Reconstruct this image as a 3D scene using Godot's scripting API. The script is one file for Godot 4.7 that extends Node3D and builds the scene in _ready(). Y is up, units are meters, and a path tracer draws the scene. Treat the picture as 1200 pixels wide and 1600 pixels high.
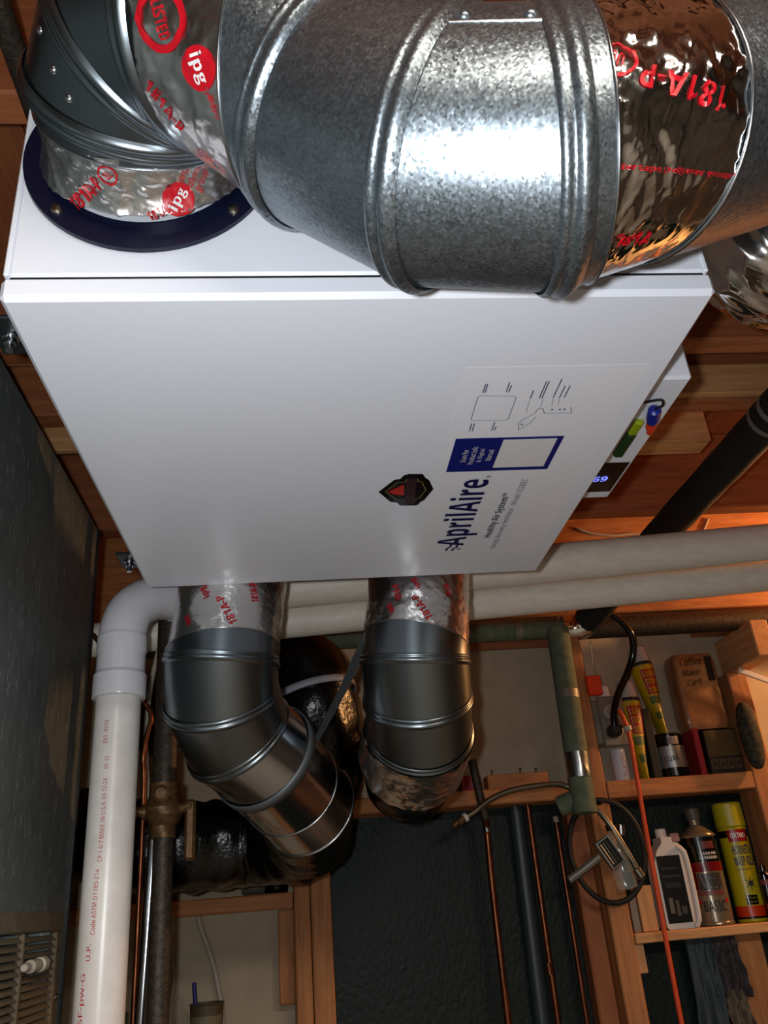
extends Node3D
# A basement ceiling with a hung ventilation unit, sheet-metal ducts, pipes and a stud-wall shelf. Units are metres, y up.

var M := {}            # materials
var used_names := {}
var noise_a := FastNoiseLite.new()
var noise_b := FastNoiseLite.new()
var rng := RandomNumberGenerator.new()
const EYE := Vector3(-0.0599, 1.45, 0.4828)

func _ready():
	rng.seed = 7
	noise_a.seed = 11; noise_a.frequency = 1.0; noise_a.noise_type = FastNoiseLite.TYPE_SIMPLEX_SMOOTH; noise_a.fractal_type = FastNoiseLite.FRACTAL_NONE
	noise_b.seed = 23; noise_b.frequency = 1.0; noise_b.noise_type = FastNoiseLite.TYPE_SIMPLEX_SMOOTH; noise_b.fractal_octaves = 3
	set_camera_and_light()
	make_materials()
	build_shell()
	build_ceiling()
	build_back_wall()
	build_furnace()
	build_ventilator()
	build_near_ducts()
	build_far_ducts()
	build_pipes()
	build_wall_items()
	build_left_corner()
	build_lamps()

func set_camera_and_light():
	var cam := Camera3D.new()
	cam.name = "camera"
	cam.basis = Basis(Vector3.UP, -0.111744) * Basis(Vector3.RIGHT, 0.446739) * Basis(Vector3.BACK, -0.0843233)
	cam.position = EYE
	cam.fov = rad_to_deg(2.0 * atan(800.0 / 1285.1))
	cam.near = 0.01
	cam.current = true
	add_child(cam)
	var we := WorldEnvironment.new()
	we.name = "environment"
	var e := Environment.new()
	e.background_mode = Environment.BG_COLOR
	e.background_color = Color(0, 0, 0)
	e.ambient_light_source = Environment.AMBIENT_SOURCE_DISABLED
	e.tonemap_mode = Environment.TONE_MAPPER_LINEAR
	e.tonemap_exposure = 1.0
	e.sdfgi_enabled = true; e.ssao_enabled = true; e.ssil_enabled = true
	we.environment = e
	add_child(we)
	# the phone's flash, a little to the left of and above its lens
	var flash := OmniLight3D.new()
	flash.name = "phone_flash_light"
	flash.position = EYE + cam.basis * Vector3(-0.034, 0.012, -0.002)
	flash.light_color = Color(0.965, 0.985, 1.0)
	flash.light_energy = 0.45
	flash.light_size = 0.004
	flash.omni_range = 12.0
	flash.omni_attenuation = 2.0
	flash.shadow_enabled = true
	add_child(flash)

# ---------------------------------------------------------------- scene helpers
func numbered(called: String) -> String:
	if not used_names.has(called):
		used_names[called] = 0
		return called
	used_names[called] += 1
	return "%s_%03d" % [called, used_names[called]]

func thing(called: String, label: String, category: String, at := Vector3.ZERO, group := "") -> Node3D:
	var o := Node3D.new()
	o.name = numbered(called)
	add_child(o)
	o.position = at
	o.set_meta("label", label)
	o.set_meta("category", category)
	if group != "": o.set_meta("group", group)
	return o

func struct(called: String, at := Vector3.ZERO) -> Node3D:
	var o := Node3D.new()
	o.name = called
	add_child(o)
	o.position = at
	o.set_meta("kind", "structure")
	return o

# a part; meshes are made in room coordinates and set back by the thing's own place
func part(parent: Node3D, called: String, mesh, mat: Material, label := "") -> MeshInstance3D:
	var o := MeshInstance3D.new()
	o.name = called
	if mesh is SurfaceTool: mesh = done(mesh)
	o.mesh = mesh
	o.material_override = mat
	parent.add_child(o, true)
	if parent.get_parent() == self: o.position = -parent.position
	if label != "": o.set_meta("label", label)
	return o

# ---------------------------------------------------------------- mesh helpers
func st_new() -> SurfaceTool:
	var st := SurfaceTool.new()
	st.begin(Mesh.PRIMITIVE_TRIANGLES)
	return st

func done(st: SurfaceTool) -> ArrayMesh:
	st.generate_normals()
	st.index()
	return st.commit()

func tri(st: SurfaceTool, a: Vector3, b: Vector3, c: Vector3):
	st.add_vertex(a); st.add_vertex(b); st.add_vertex(c)

func poly_out(st: SurfaceTool, pts: Array, out: Vector3):
	var n: Vector3 = (pts[0] - pts[2]).cross(pts[0] - pts[1])
	if n.dot(out) < 0.0: pts.reverse()
	st.set_smooth_group(-1)
	for i in range(1, pts.size() - 1): tri(st, pts[0], pts[i], pts[i + 1])

# chamfered box
func box(st: SurfaceTool, c: Vector3, s: Vector3, b := 0.002, bs := Basis.IDENTITY):
	var h := s * 0.5
	b = min(b, min(h.x, min(h.y, h.z)) * 0.9)
	for k in 3:
		var i: int = (k + 1) % 3
		var j: int = (k + 2) % 3
		for sg in [-1.0, 1.0]:
			var pts := []
			for q in [[-1, -1], [1, -1], [1, 1], [-1, 1]]:
				var p := Vector3.ZERO
				p[k] = sg * h[k]; p[i] = q[0] * (h[i] - b); p[j] = q[1] * (h[j] - b)
				pts.append(c + bs * p)
			var o := Vector3.ZERO
			o[k] = sg
			poly_out(st, pts, bs * o)
		for si in [-1.0, 1.0]:
			for sj in [-1.0, 1.0]:
				var pts := []
				for sk in [-1.0, 1.0]:
					var p := Vector3.ZERO
					p[k] = sk * (h[k] - b); p[i] = si * h[i]; p[j] = sj * (h[j] - b)
					var q2 := Vector3.ZERO
					q2[k] = sk * (h[k] - b); q2[i] = si * (h[i] - b); q2[j] = sj * h[j]
					if sk < 0: pts.append(c + bs * p); pts.append(c + bs * q2)
					else: pts.append(c + bs * q2); pts.append(c + bs * p)
				var o := Vector3.ZERO
				o[i] = si; o[j] = sj
				poly_out(st, pts, bs * o)
	for sx in [-1.0, 1.0]:
		for sy in [-1.0, 1.0]:
			for sz in [-1.0, 1.0]:
				var sv := Vector3(sx, sy, sz)
				var pts := []
				for k in 3:
					var p := Vector3(sx * (h.x - b), sy * (h.y - b), sz * (h.z - b))
					p[k] = sv[k] * h[k]
					pts.append(c + bs * p)
				poly_out(st, pts, bs * sv)

func bx(lo: Vector3, hi: Vector3, b := 0.002) -> ArrayMesh:
	var st := st_new()
	box(st, (lo + hi) * 0.5, (hi - lo).abs(), b)
	return done(st)

# rings: an array of PackedVector3Array of the same size, each ring turning e1 -> axis x e1
func skin(st: SurfaceTool, rings: Array, closed := true, group := 0):
	st.set_smooth_group(group)
	for i in rings.size() - 1:
		var r0: PackedVector3Array = rings[i]
		var r1: PackedVector3Array = rings[i + 1]
		var n := r0.size()
		for j in (n if closed else n - 1):
			var k := (j + 1) % n
			tri(st, r0[j], r1[j], r0[k])
			tri(st, r1[j], r1[k], r0[k])

func cap(st: SurfaceTool, ring: PackedVector3Array, out: Vector3):
	var c := Vector3.ZERO
	for p in ring: c += p
	c /= ring.size()
	for j in ring.size():
		poly_out(st, [c, ring[j], ring[(j + 1) % ring.size()]], out)

func across(a: Vector3, towards: Vector3) -> Vector3:
	var e := towards - a * towards.dot(a)
	if e.length() < 1e-4:
		e = Vector3(0.3, 0.9, 0.2) - a * Vector3(0.3, 0.9, 0.2).dot(a)
	return e.normalized()

# smooth curve through points
func curve(pts: Array, step := 0.01) -> PackedVector3Array:
	var out := PackedVector3Array()
	for i in pts.size() - 1:
		var p0: Vector3 = pts[max(i - 1, 0)]
		var p1: Vector3 = pts[i]
		var p2: Vector3 = pts[i + 1]
		var p3: Vector3 = pts[min(i + 2, pts.size() - 1)]
		var n: int = max(2, int(p1.distance_to(p2) / step))
		for k in n:
			out.append(p1.cubic_interpolate(p2, p0, p3, float(k) / n))
	out.append(pts[-1])
	return out

# a swept tube; radius may be a number or a Callable(share along, angle) -> radius
func sweep(st: SurfaceTool, path: PackedVector3Array, radius, n := 16, ends := true, flat := 1.0):
	var rings := []
	var a := (path[1] - path[0]).normalized()
	var e1 := across(a, Vector3(0.11, 0.93, 0.31))
	for i in path.size():
		var d: Vector3 = path[min(i + 1, path.size() - 1)] - path[max(i - 1, 0)]
		a = d.normalized()
		e1 = across(a, e1)
		var e2 := a.cross(e1)
		var ring := PackedVector3Array()
		for j in n:
			var th := TAU * j / n
			var r: float = radius.call(float(i) / (path.size() - 1), th) if radius is Callable else radius
			ring.append(path[i] + (e1 * cos(th) + e2 * sin(th) * flat) * r)
		rings.append(ring)
	skin(st, rings)
	if ends:
		cap(st, rings[0], path[0] - path[1])
		cap(st, rings[-1], path[-1] - path[-2])

func tube(pts: Array, r: float, n := 16, step := 0.01, smooth := true) -> ArrayMesh:
	var st := st_new()
	sweep(st, curve(pts, step) if smooth else PackedVector3Array(pts), r, n)
	return done(st)

# turned shape: profile of (radius, distance along axis)
func turned(st: SurfaceTool, base: Vector3, axis: Vector3, prof: Array, n := 28, smooth := false):
	var a := axis.normalized()
	var e1 := across(a, Vector3(0.05, 0.1, 1.0))
	var e2 := a.cross(e1)
	var rings := []
	for p in prof:
		var ring := PackedVector3Array()
		for j in n:
			var th := TAU * j / n
			ring.append(base + a * p.y + (e1 * cos(th) + e2 * sin(th)) * p.x)
		rings.append(ring)
	if smooth: skin(st, rings)
	else:
		for i in rings.size() - 1: skin(st, [rings[i], rings[i + 1]], true, i + 1)
	if prof[0].x > 1e-5: cap(st, rings[0], -a)
	if prof[-1].x > 1e-5: cap(st, rings[-1], a)

func turn_mesh(base: Vector3, axis: Vector3, prof: Array, n := 28, smooth := false) -> ArrayMesh:
	var st := st_new()
	turned(st, base, axis, prof, n, smooth)
	return done(st)

# flat outline (2D points), given thickness along w
func plate(st: SurfaceTool, outline: PackedVector2Array, o: Vector3, u: Vector3, v: Vector3, w: Vector3):
	var idx := Geometry2D.triangulate_polygon(outline)
	var f := func(p: Vector2, k: float) -> Vector3: return o + u * p.x + v * p.y + w * k
	for i in range(0, idx.size(), 3):
		poly_out(st, [f.call(outline[idx[i]], 1.0), f.call(outline[idx[i + 1]], 1.0), f.call(outline[idx[i + 2]], 1.0)], w)
		poly_out(st, [f.call(outline[idx[i]], 0.0), f.call(outline[idx[i + 1]], 0.0), f.call(outline[idx[i + 2]], 0.0)], -w)
	var mid := Vector2.ZERO
	for p in outline: mid += p
	mid /= outline.size()
	for i in outline.size():
		var p := outline[i]
		var q := outline[(i + 1) % outline.size()]
		var out2 := (q - p).orthogonal()
		if not Geometry2D.is_point_in_polygon((p + q) * 0.5 - out2.normalized() * 1e-5, outline): out2 = -out2
		poly_out(st, [f.call(p, 0.0), f.call(q, 0.0), f.call(q, 1.0), f.call(p, 1.0)], u * out2.x + v * out2.y)

# ---------------------------------------------------------------- lettering
func letters(text: String, bold: bool, place: Callable) -> ArrayMesh:
	var f := SystemFont.new()
	f.font_names = PackedStringArray(["Droid Sans"])
	if bold: f.font_weight = 700
	var t := TextMesh.new()
	t.text = text
	t.font = f
	t.font_size = 48
	t.pixel_size = 0.01
	t.depth = 0.0
	t.curve_step = 1.0
	var arr := t.get_mesh_arrays()
	var vs: PackedVector3Array = arr[Mesh.ARRAY_VERTEX]
	var ix: PackedInt32Array = arr[Mesh.ARRAY_INDEX]
	var lo := Vector3(1e9, 1e9, 0)
	var hi := -lo
	for v in vs:
		lo.x = min(lo.x, v.x); lo.y = min(lo.y, v.y); hi.x = max(hi.x, v.x); hi.y = max(hi.y, v.y)
	var st := st_new()
	st.set_smooth_group(-1)
	for i in range(0, ix.size(), 3):
		var q := []
		for k in 3:
			var v := vs[ix[i + k]]
			q.append(place.call((v.x - lo.x) / (hi.x - lo.x), (v.y - lo.y) / (hi.y - lo.y)))
		tri(st, q[0], q[1], q[2])
	return done(st)

# text filling the parallelogram from o along u (reading) and v (up)
func flat_text(text: String, bold: bool, o: Vector3, u: Vector3, v: Vector3) -> ArrayMesh:
	return letters(text, bold, func(x, y): return o + u * x + v * y)

# a frame on a round surface: s runs along the axis, t round it (metres), t = 0 faces "towards"
func drum(p: Vector3, a: Vector3, r: float, towards: Vector3) -> Dictionary:
	var ax := a.normalized()
	var e1 := across(ax, towards)
	return {"p": p, "a": ax, "e1": e1, "e2": ax.cross(e1), "r": r, "amp": 0.0, "seed": 0.0}

# a drum bent along a quadratic curve [a, b, c] of the given length
func bent_drum(a: Vector3, b: Vector3, c: Vector3, length: float, r: float) -> Dictionary:
	var d := drum(a, c - a, r, EYE - b)
	d["bez"] = [a, b, c, length]
	return d

func on_drum(d: Dictionary, s: float, t: float, off := 0.0) -> Vector3:
	var th: float = t / d.r
	var rad: Vector3 = d.e1 * cos(th) + d.e2 * sin(th)
	if d.has("bez"):
		var z: Array = d.bez
		var f: float = s / z[3]
		var c: Vector3 = z[0] * (1 - f) * (1 - f) + z[1] * 2.0 * f * (1 - f) + z[2] * f * f
		var ax: Vector3 = ((z[1] - z[0]) * (1 - f) + (z[2] - z[1]) * f).normalized()
		var e1 := across(ax, EYE - z[1])
		rad = e1 * cos(th) + ax.cross(e1) * sin(th)
		var rr: float = d.r + off + (crinkle_at(d, c + rad * d.r) if d.amp > 0.0 else 0.0)
		return c + rad * rr
	var r: float = d.r + off
	if d.amp > 0.0: r += crinkle(d, s, th)
	if d.has("flare"):
		var fl: Array = d.flare
		r += fl[2] * pow(clamp((fl[1] - s) / (fl[1] - fl[0]), 0.0, 1.0), 2.0)
	return d.p + d.a * s + rad * r

func crinkle(d: Dictionary, s: float, th: float) -> float:
	return crinkle_at(d, d.p + d.a * s + (d.e1 * cos(th) + d.e2 * sin(th)) * d.r)

func crinkle_at(d: Dictionary, q: Vector3) -> float:
	var w := q * 12.0 + Vector3(d.seed, 0, 0)
	var warp: float = noise_a.get_noise_3d(q.x * 30.0 + d.seed, q.y * 30.0, q.z * 30.0) * 0.35
	var n1: float = noise_a.get_noise_3d(w.x * 2.6 + warp, w.y * 2.6, w.z * 2.2 + warp)
	var n2: float = noise_a.get_noise_3d(w.x * 5.5 + 40.0, w.y * 5.5 + warp, w.z * 4.0)
	var crease: float = max(0.0, 1.0 - abs(n1) / 0.11) + 0.7 * max(0.0, 1.0 - abs(n2) / 0.15)
	var where: float = clamp(0.55 + 1.6 * noise_b.get_noise_3d(w.x * 0.8, w.y * 0.8, w.z * 0.8), 0.12, 1.0)
	return d.amp * where * (crease + 0.9 * n1 + 0.5 * n2)

# text on a drum: centre (s, t), turned by phi from "reading round the drum", w wide and h high
func drum_text(d: Dictionary, text: String, bold: bool, s: float, t: float, phi: float, w: float, h: float, off := 0.0007) -> ArrayMesh:
	return letters(text, bold, func(x, y):
		var px: float = (x - 0.5) * w
		var py: float = (y - 0.5) * h
		return on_drum(d, s + px * sin(phi) + py * cos(phi), t + px * cos(phi) - py * sin(phi), off))

func drum_patch(d: Dictionary, s0: float, s1: float, t0: float, t1: float, off := 0.0004, n := 14, m := 2) -> ArrayMesh:
	var st := st_new()
	var rings := []
	for i in m + 1:
		var ring := PackedVector3Array()
		for j in n + 1:
			ring.append(on_drum(d, lerp(s0, s1, float(i) / m), lerp(t0, t1, float(j) / n), off))
		rings.append(ring)
	skin(st, rings, false)
	return done(st)

func drum_disc(d: Dictionary, s: float, t: float, r: float, off := 0.0004, hole := 0.0) -> ArrayMesh:
	var st := st_new()
	var rings := []
	for i in 6:
		var ring := PackedVector3Array()
		for j in 28:
			var rr: float = lerp(r, max(hole, 0.0001), i / 5.0)
			ring.append(on_drum(d, s - sin(TAU * j / 28) * rr, t + cos(TAU * j / 28) * rr, off))
		rings.append(ring)
	skin(st, rings)
	return done(st)

# ---------------------------------------------------------------- materials
func mat(c: Color, rough: float, metal := 0.0) -> StandardMaterial3D:
	var m := StandardMaterial3D.new()
	m.albedo_color = c
	m.roughness = rough
	m.metallic = metal
	return m

func noise_image(kind: int, freq: float, sd: int, octaves := 4, size := 512) -> Image:
	var n := FastNoiseLite.new()
	n.noise_type = kind
	n.frequency = freq
	n.seed = sd
	n.fractal_octaves = octaves
	if kind == FastNoiseLite.TYPE_CELLULAR:
		n.cellular_return_type = FastNoiseLite.RETURN_CELL_VALUE
		n.fractal_type = FastNoiseLite.FRACTAL_NONE
	return n.get_seamless_image(size, size)

# two-colour texture from grey noise; fine is mixed in at share k
func tint(im: Image, fine: Image, k: float, lo: Color, hi: Color, gain := 1.6) -> ImageTexture:
	var s := im.get_size()
	var out := Image.create_empty(s.x, s.y, false, Image.FORMAT_RGB8)
	for y in s.y:
		for x in s.x:
			var v := im.get_pixel(x, y).r * (1.0 - k) + fine.get_pixel(x, y).r * k
			v = clamp((v - 0.5) * gain + 0.5, 0.0, 1.0)
			out.set_pixel(x, y, lo.lerp(hi, v))
	return ImageTexture.create_from_image(out)

func as_normal(im: Image, strength: float) -> ImageTexture:
	var c := im.duplicate()
	c.convert(Image.FORMAT_RGB8)
	c.bump_map_to_normal_map(strength)
	return ImageTexture.create_from_image(c)

func spangle_normal(cells: Image, tilt: float) -> ImageTexture:
	var s := cells.get_size()
	var out := Image.create_empty(s.x, s.y, false, Image.FORMAT_RGB8)
	for y in s.y:
		for x in s.x:
			var v := cells.get_pixel(x, y).r * 97.0
			var k: float = tilt * fposmod(v * 3.7, 1.0)
			var n := Vector3(cos(v) * k, sin(v) * k, 1.0).normalized()
			out.set_pixel(x, y, Color(n.x * 0.5 + 0.5, n.y * 0.5 + 0.5, n.z * 0.5 + 0.5))
	return ImageTexture.create_from_image(out)

func tri_map(m: StandardMaterial3D, scale: Vector3, world := true):
	m.uv1_triplanar = true
	m.uv1_world_triplanar = world
	m.uv1_scale = scale
	m.uv1_triplanar_sharpness = 6.0

func make_materials():
	var big := noise_image(FastNoiseLite.TYPE_SIMPLEX_SMOOTH, 0.012, 3, 5)
	var mid := noise_image(FastNoiseLite.TYPE_SIMPLEX_SMOOTH, 0.04, 5, 4)
	var fine := noise_image(FastNoiseLite.TYPE_SIMPLEX_SMOOTH, 0.18, 9, 3)
	var cells := noise_image(FastNoiseLite.TYPE_CELLULAR, 0.30, 13)
	var cells_big := noise_image(FastNoiseLite.TYPE_CELLULAR, 0.07, 17)
	# galvanised steel: crystal cells of slightly differing tilt and tone
	var g := mat(Color.WHITE, 0.41, 0.96)
	g.albedo_texture = tint(cells_big, cells, 0.5, Color(0.50, 0.54, 0.57), Color(0.62, 0.66, 0.69), 1.0)
	g.roughness_texture = tint(cells, fine, 0.3, Color(0.75, 0.75, 0.75), Color(1, 1, 1), 1.4)
	g.normal_enabled = true
	g.normal_texture = spangle_normal(cells, 0.5)
	g.normal_scale = 0.30
	tri_map(g, Vector3(5.0, 5.0, 5.0))
	M.galv = g
	var gp := mat(Color(0.50, 0.535, 0.56), 0.30, 1.0)
	gp.normal_enabled = true
	gp.normal_texture = as_normal(mid, 1.0)
	gp.normal_scale = 0.05
	tri_map(gp, Vector3(5, 5, 5))
	M.galv_plain = gp
	M.strap = mat(Color(0.42, 0.44, 0.45), 0.5, 0.6)
	M.galv_edge = mat(Color(0.72, 0.74, 0.76), 0.25, 1.0)
	var f := mat(Color(0.88, 0.875, 0.87), 0.27, 1.0)
	f.normal_enabled = true
	f.normal_texture = as_normal(mid, 3.0)
	f.normal_scale = 0.3
	tri_map(f, Vector3(4, 4, 4))
	M.foil = f
	var fm := f.duplicate()
	fm.roughness = 0.10
	fm.normal_scale = 0.09
	M.foil_mirror = fm
	M.red_ink = mat(Color(0.70, 0.03, 0.10), 0.4)
	M.pale_ink = mat(Color(0.86, 0.85, 0.85), 0.4)
	# the unit
	var w := mat(Color(0.885, 0.895, 0.93), 0.34)
	w.normal_enabled = true
	w.normal_texture = as_normal(fine, 0.6)
	w.normal_scale = 0.05
	tri_map(w, Vector3(6, 6, 6))
	M.white = w
	M.film = mat(Color(0.905, 0.905, 0.93), 0.26)
	M.navy_ring = mat(Color(0.035, 0.05, 0.15), 0.38)
	M.navy_ink = mat(Color(0.06, 0.04, 0.30), 0.4)
	M.blue_ink = mat(Color(0.02, 0.10, 0.42), 0.35)
	M.grey_ink = mat(Color(0.36, 0.36, 0.46), 0.5)
	M.dark_ink = mat(Color(0.10, 0.10, 0.16), 0.5)
	M.black_gloss = mat(Color(0.012, 0.013, 0.014), 0.16)
	M.black_matt = mat(Color(0.035, 0.035, 0.037), 0.62)
	M.maroon = mat(Color(0.17, 0.03, 0.07), 0.35)
	M.flame = mat(Color(0.72, 0.10, 0.04), 0.35)
	M.gold_ink = mat(Color(0.55, 0.47, 0.25), 0.35)
	M.screw = mat(Color(0.62, 0.60, 0.55), 0.28, 1.0)
	M.grey_steel = mat(Color(0.20, 0.21, 0.22), 0.4, 0.7)
	M.digit = mat(Color(0.6, 0.65, 1.0), 0.4)
	M.digit.emission_enabled = true
	M.digit.emission = Color(0.45, 0.5, 1.0)
	M.digit.emission_energy_multiplier = 1.2
	# timber, grain along x, y or z
	var tones := {"wood": [Color(0.58, 0.36, 0.20), Color(0.74, 0.50, 0.30)], "wood_dark": [Color(0.52, 0.29, 0.16), Color(0.66, 0.39, 0.225)], "wood_pale": [Color(0.70, 0.50, 0.32), Color(0.82, 0.63, 0.43)]}
	for k in tones:
		var tex := tint(big, mid, 0.35, tones[k][0], tones[k][1], 1.5)
		for ax in 3:
			var m := mat(Color.WHITE, 0.7)
			m.albedo_texture = tex
			m.normal_enabled = true
			m.normal_texture = as_normal(mid, 2.0) if ax == 0 and k == "wood" else M["wood_x"].normal_texture
			m.normal_scale = 0.25
			var s := Vector3(6, 6, 6)
			s[ax] = 0.55
			tri_map(m, s)
			M[k + "_" + "xyz"[ax]] = m
	var bd := mat(Color.WHITE, 0.85)
	bd.albedo_texture = tint(big, fine, 0.2, Color(0.66, 0.60, 0.50), Color(0.72, 0.66, 0.56), 1.0)
	tri_map(bd, Vector3(2, 2, 2))
	M.beige = bd
	var gr := mat(Color.WHITE, 0.5)
	gr.metallic_specular = 0.35
	gr.albedo_texture = tint(mid, fine, 0.4, Color(0.03, 0.078, 0.07), Color(0.07, 0.13, 0.118), 1.4)
	gr.normal_enabled = true
	gr.normal_texture = as_normal(mid, 4.0)
	gr.normal_scale = 0.28
	tri_map(gr, Vector3(3.4, 2.0, 3.4))
	M.green_wall = gr
	var con := mat(Color.WHITE, 0.9)
	con.albedo_texture = tint(big, fine, 0.3, Color(0.42, 0.40, 0.37), Color(0.58, 0.56, 0.52), 1.5)
	tri_map(con, Vector3(0.8, 0.8, 0.8))
	M.concrete = con
	var dw := mat(Color.WHITE, 0.9)
	dw.albedo_texture = tint(big, fine, 0.3, Color(0.22, 0.19, 0.165), Color(0.34, 0.30, 0.26), 1.6)
	tri_map(dw, Vector3(0.8, 0.8, 0.8))
	M.dark_wall = dw
	# furnace jacket: dark grey paint, pale flecks pressed lengthwise
	var fj := mat(Color.WHITE, 0.42)
	fj.albedo_texture = fleck_texture()
	fj.metallic = 0.35
	tri_map(fj, Vector3(3.2, 2.0, 3.2))
	M.furnace = fj
	var bg := mat(Color.WHITE, 0.55)
	bg.albedo_texture = tint(big, fine, 0.4, Color(0.33, 0.29, 0.22), Color(0.44, 0.39, 0.31), 1.5)
	tri_map(bg, Vector3(5, 5, 5))
	M.grille = bg
	# pipes
	var pv := mat(Color.WHITE, 0.3)
	pv.albedo_texture = tint(big, fine, 0.15, Color(0.82, 0.80, 0.79), Color(0.88, 0.865, 0.855), 1.2)
	tri_map(pv, Vector3(3, 3, 3))
	M.pvc = pv
	M.pvc_fitting = mat(Color(0.86, 0.85, 0.87), 0.22)
	var pd := mat(Color.WHITE, 0.5)
	pd.albedo_texture = tint(big, mid, 0.4, Color(0.86, 0.825, 0.77), Color(0.93, 0.90, 0.85), 1.5)
	tri_map(pd, Vector3(2, 7, 7))
	M.pvc_dusty = pd
	var gi := mat(Color.WHITE, 0.8)
	gi.albedo_texture = tint(big, fine, 0.35, Color(0.30, 0.34, 0.27), Color(0.42, 0.46, 0.38), 1.5)
	tri_map(gi, Vector3(5, 5, 5))
	M.green_sleeve = gi
	var bk := mat(Color.WHITE, 0.75)
	bk.albedo_texture = tint(big, fine, 0.4, Color(0.045, 0.048, 0.048), Color(0.085, 0.09, 0.085), 1.5)
	tri_map(bk, Vector3(5, 5, 5))
	M.black_sleeve = bk
	var ir := mat(Color.WHITE, 0.55)
	ir.albedo_texture = tint(mid, fine, 0.5, Color(0.16, 0.135, 0.115), Color(0.33, 0.29, 0.25), 1.8)
	ir.metallic = 0.5
	ir.normal_enabled = true
	ir.normal_texture = as_normal(fine, 2.0)
	ir.normal_scale = 0.4
	tri_map(ir, Vector3(4, 4, 4))
	M.iron = ir
	var br := mat(Color.WHITE, 0.5)
	br.albedo_texture = tint(big, mid, 0.5, Color(0.30, 0.21, 0.12), Color(0.47, 0.35, 0.22), 1.6)
	br.metallic = 0.5
	tri_map(br, Vector3(12, 12, 12))
	M.brass = br
	var cu := mat(Color.WHITE, 0.34, 0.9)
	cu.albedo_texture = tint(big, mid, 0.4, Color(0.34, 0.19, 0.12), Color(0.58, 0.34, 0.22), 1.6)
	tri_map(cu, Vector3(9, 2, 9))
	M.copper = cu
	M.chrome = mat(Color(0.72, 0.73, 0.75), 0.18, 1.0)
	var bp := mat(Color(0.012, 0.012, 0.013), 0.27)
	bp.normal_enabled = true
	bp.normal_texture = as_normal(mid, 4.0)
	bp.normal_scale = 0.35
	tri_map(bp, Vector3(4, 4, 4))
	M.black_plastic = bp
	M.orange_cord = mat(Color(0.80, 0.27, 0.08), 0.45)
	M.white_cord = mat(Color(0.66, 0.62, 0.56), 0.5)
	M.plate_grey = mat(Color(0.50, 0.48, 0.45), 0.45, 0.4)
	M.braid = mat(Color(0.50, 0.47, 0.41), 0.35, 0.9)
	M.clear = mat(Color(0.85, 0.9, 0.88, 0.16), 0.08)
	M.clear.transparency = BaseMaterial3D.TRANSPARENCY_ALPHA

func fleck_texture() -> ImageTexture:
	var r := RandomNumberGenerator.new()
	r.seed = 41
	var im := Image.create_empty(512, 512, false, Image.FORMAT_RGB8)
	var n := FastNoiseLite.new()
	n.seed = 5; n.frequency = 0.02
	for y in 512:
		for x in 512:
			var v := 0.45 + 0.05 * n.get_noise_2d(x, y * 0.6) + r.randf() * 0.03
			im.set_pixel(x, y, Color(v * 0.93, v, v * 0.99))
	for k in 520:
		var x := r.randi_range(2, 508)
		var y := r.randi_range(2, 490)
		var l := r.randi_range(3, 15)
		var c := r.randf_range(0.56, 0.80)
		for q in l: im.set_pixel(x + (1 if q > l / 2 else 0), y + q, Color(c, c * 1.02, c))
		if r.randf() < 0.75:
			for q in l: im.set_pixel(x + 1 + (1 if q > l / 2 else 0), y + q, Color(c, c * 1.02, c))
	return ImageTexture.create_from_image(im)

# ---------------------------------------------------------------- the room
func build_shell():
	var o := struct("floor")
	part(o, "slab", bx(Vector3(-1.8, -0.1, -1.75), Vector3(2.5, 0, 2.7), 0.001), M.concrete)
	o = struct("wall_left")
	part(o, "foundation", bx(Vector3(-1.9, 0, -1.75), Vector3(-1.8, 2.5, 2.7), 0.001), M.dark_wall)
	o = struct("wall_right")
	part(o, "foundation", bx(Vector3(2.5, 0, -1.75), Vector3(2.6, 2.5, 2.7), 0.001), M.dark_wall)
	o = struct("wall_front")
	part(o, "foundation", bx(Vector3(-1.8, 0, 2.7), Vector3(2.5, 2.5, 2.8), 0.001), M.dark_wall)

func build_ceiling():
	var o := struct("ceiling", Vector3(0, 2.2, 0))
	part(o, "subfloor_slab", bx(Vector3(-1.9, 2.412, -1.75), Vector3(2.6, 2.5, 2.8), 0.001), M.wood_dark_z)
	var x := -1.8
	while x < 2.48:
		part(o, "plank", bx(Vector3(x + 0.0015, 2.392, -1.6), Vector3(min(x + 0.1385, 2.5), 2.411, 2.7), 0.002), M.wood_dark_z)
		x += 0.14
	for z in [-1.15, -0.71, -0.54, -0.13, 0.28, 0.69, 1.10, 1.51, 1.92, 2.33]:
		part(o, "joist", bx(Vector3(-1.8, 2.2, z), Vector3(2.5, 2.391, z + 0.04), 0.003), M.wood_dark_x)
	part(o, "ledger_strip", bx(Vector3(0.30, 2.202, -0.669), Vector3(1.7, 2.262, -0.652), 0.002), M.wood_pale_x)
	part(o, "blocking", bx(Vector3(0.44, 2.2, -0.862), Vector3(0.72, 2.30, -0.81), 0.002), M.wood_pale_x)
	part(o, "ledger_strip", bx(Vector3(-1.2, 2.202, -0.80), Vector3(-0.30, 2.28, -0.785), 0.002), M.wood_pale_x)
	part(o, "ledger_strip", bx(Vector3(-1.2, 2.204, -0.545), Vector3(-0.3, 2.25, -0.541), 0.001), M.wood_pale_x)

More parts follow.
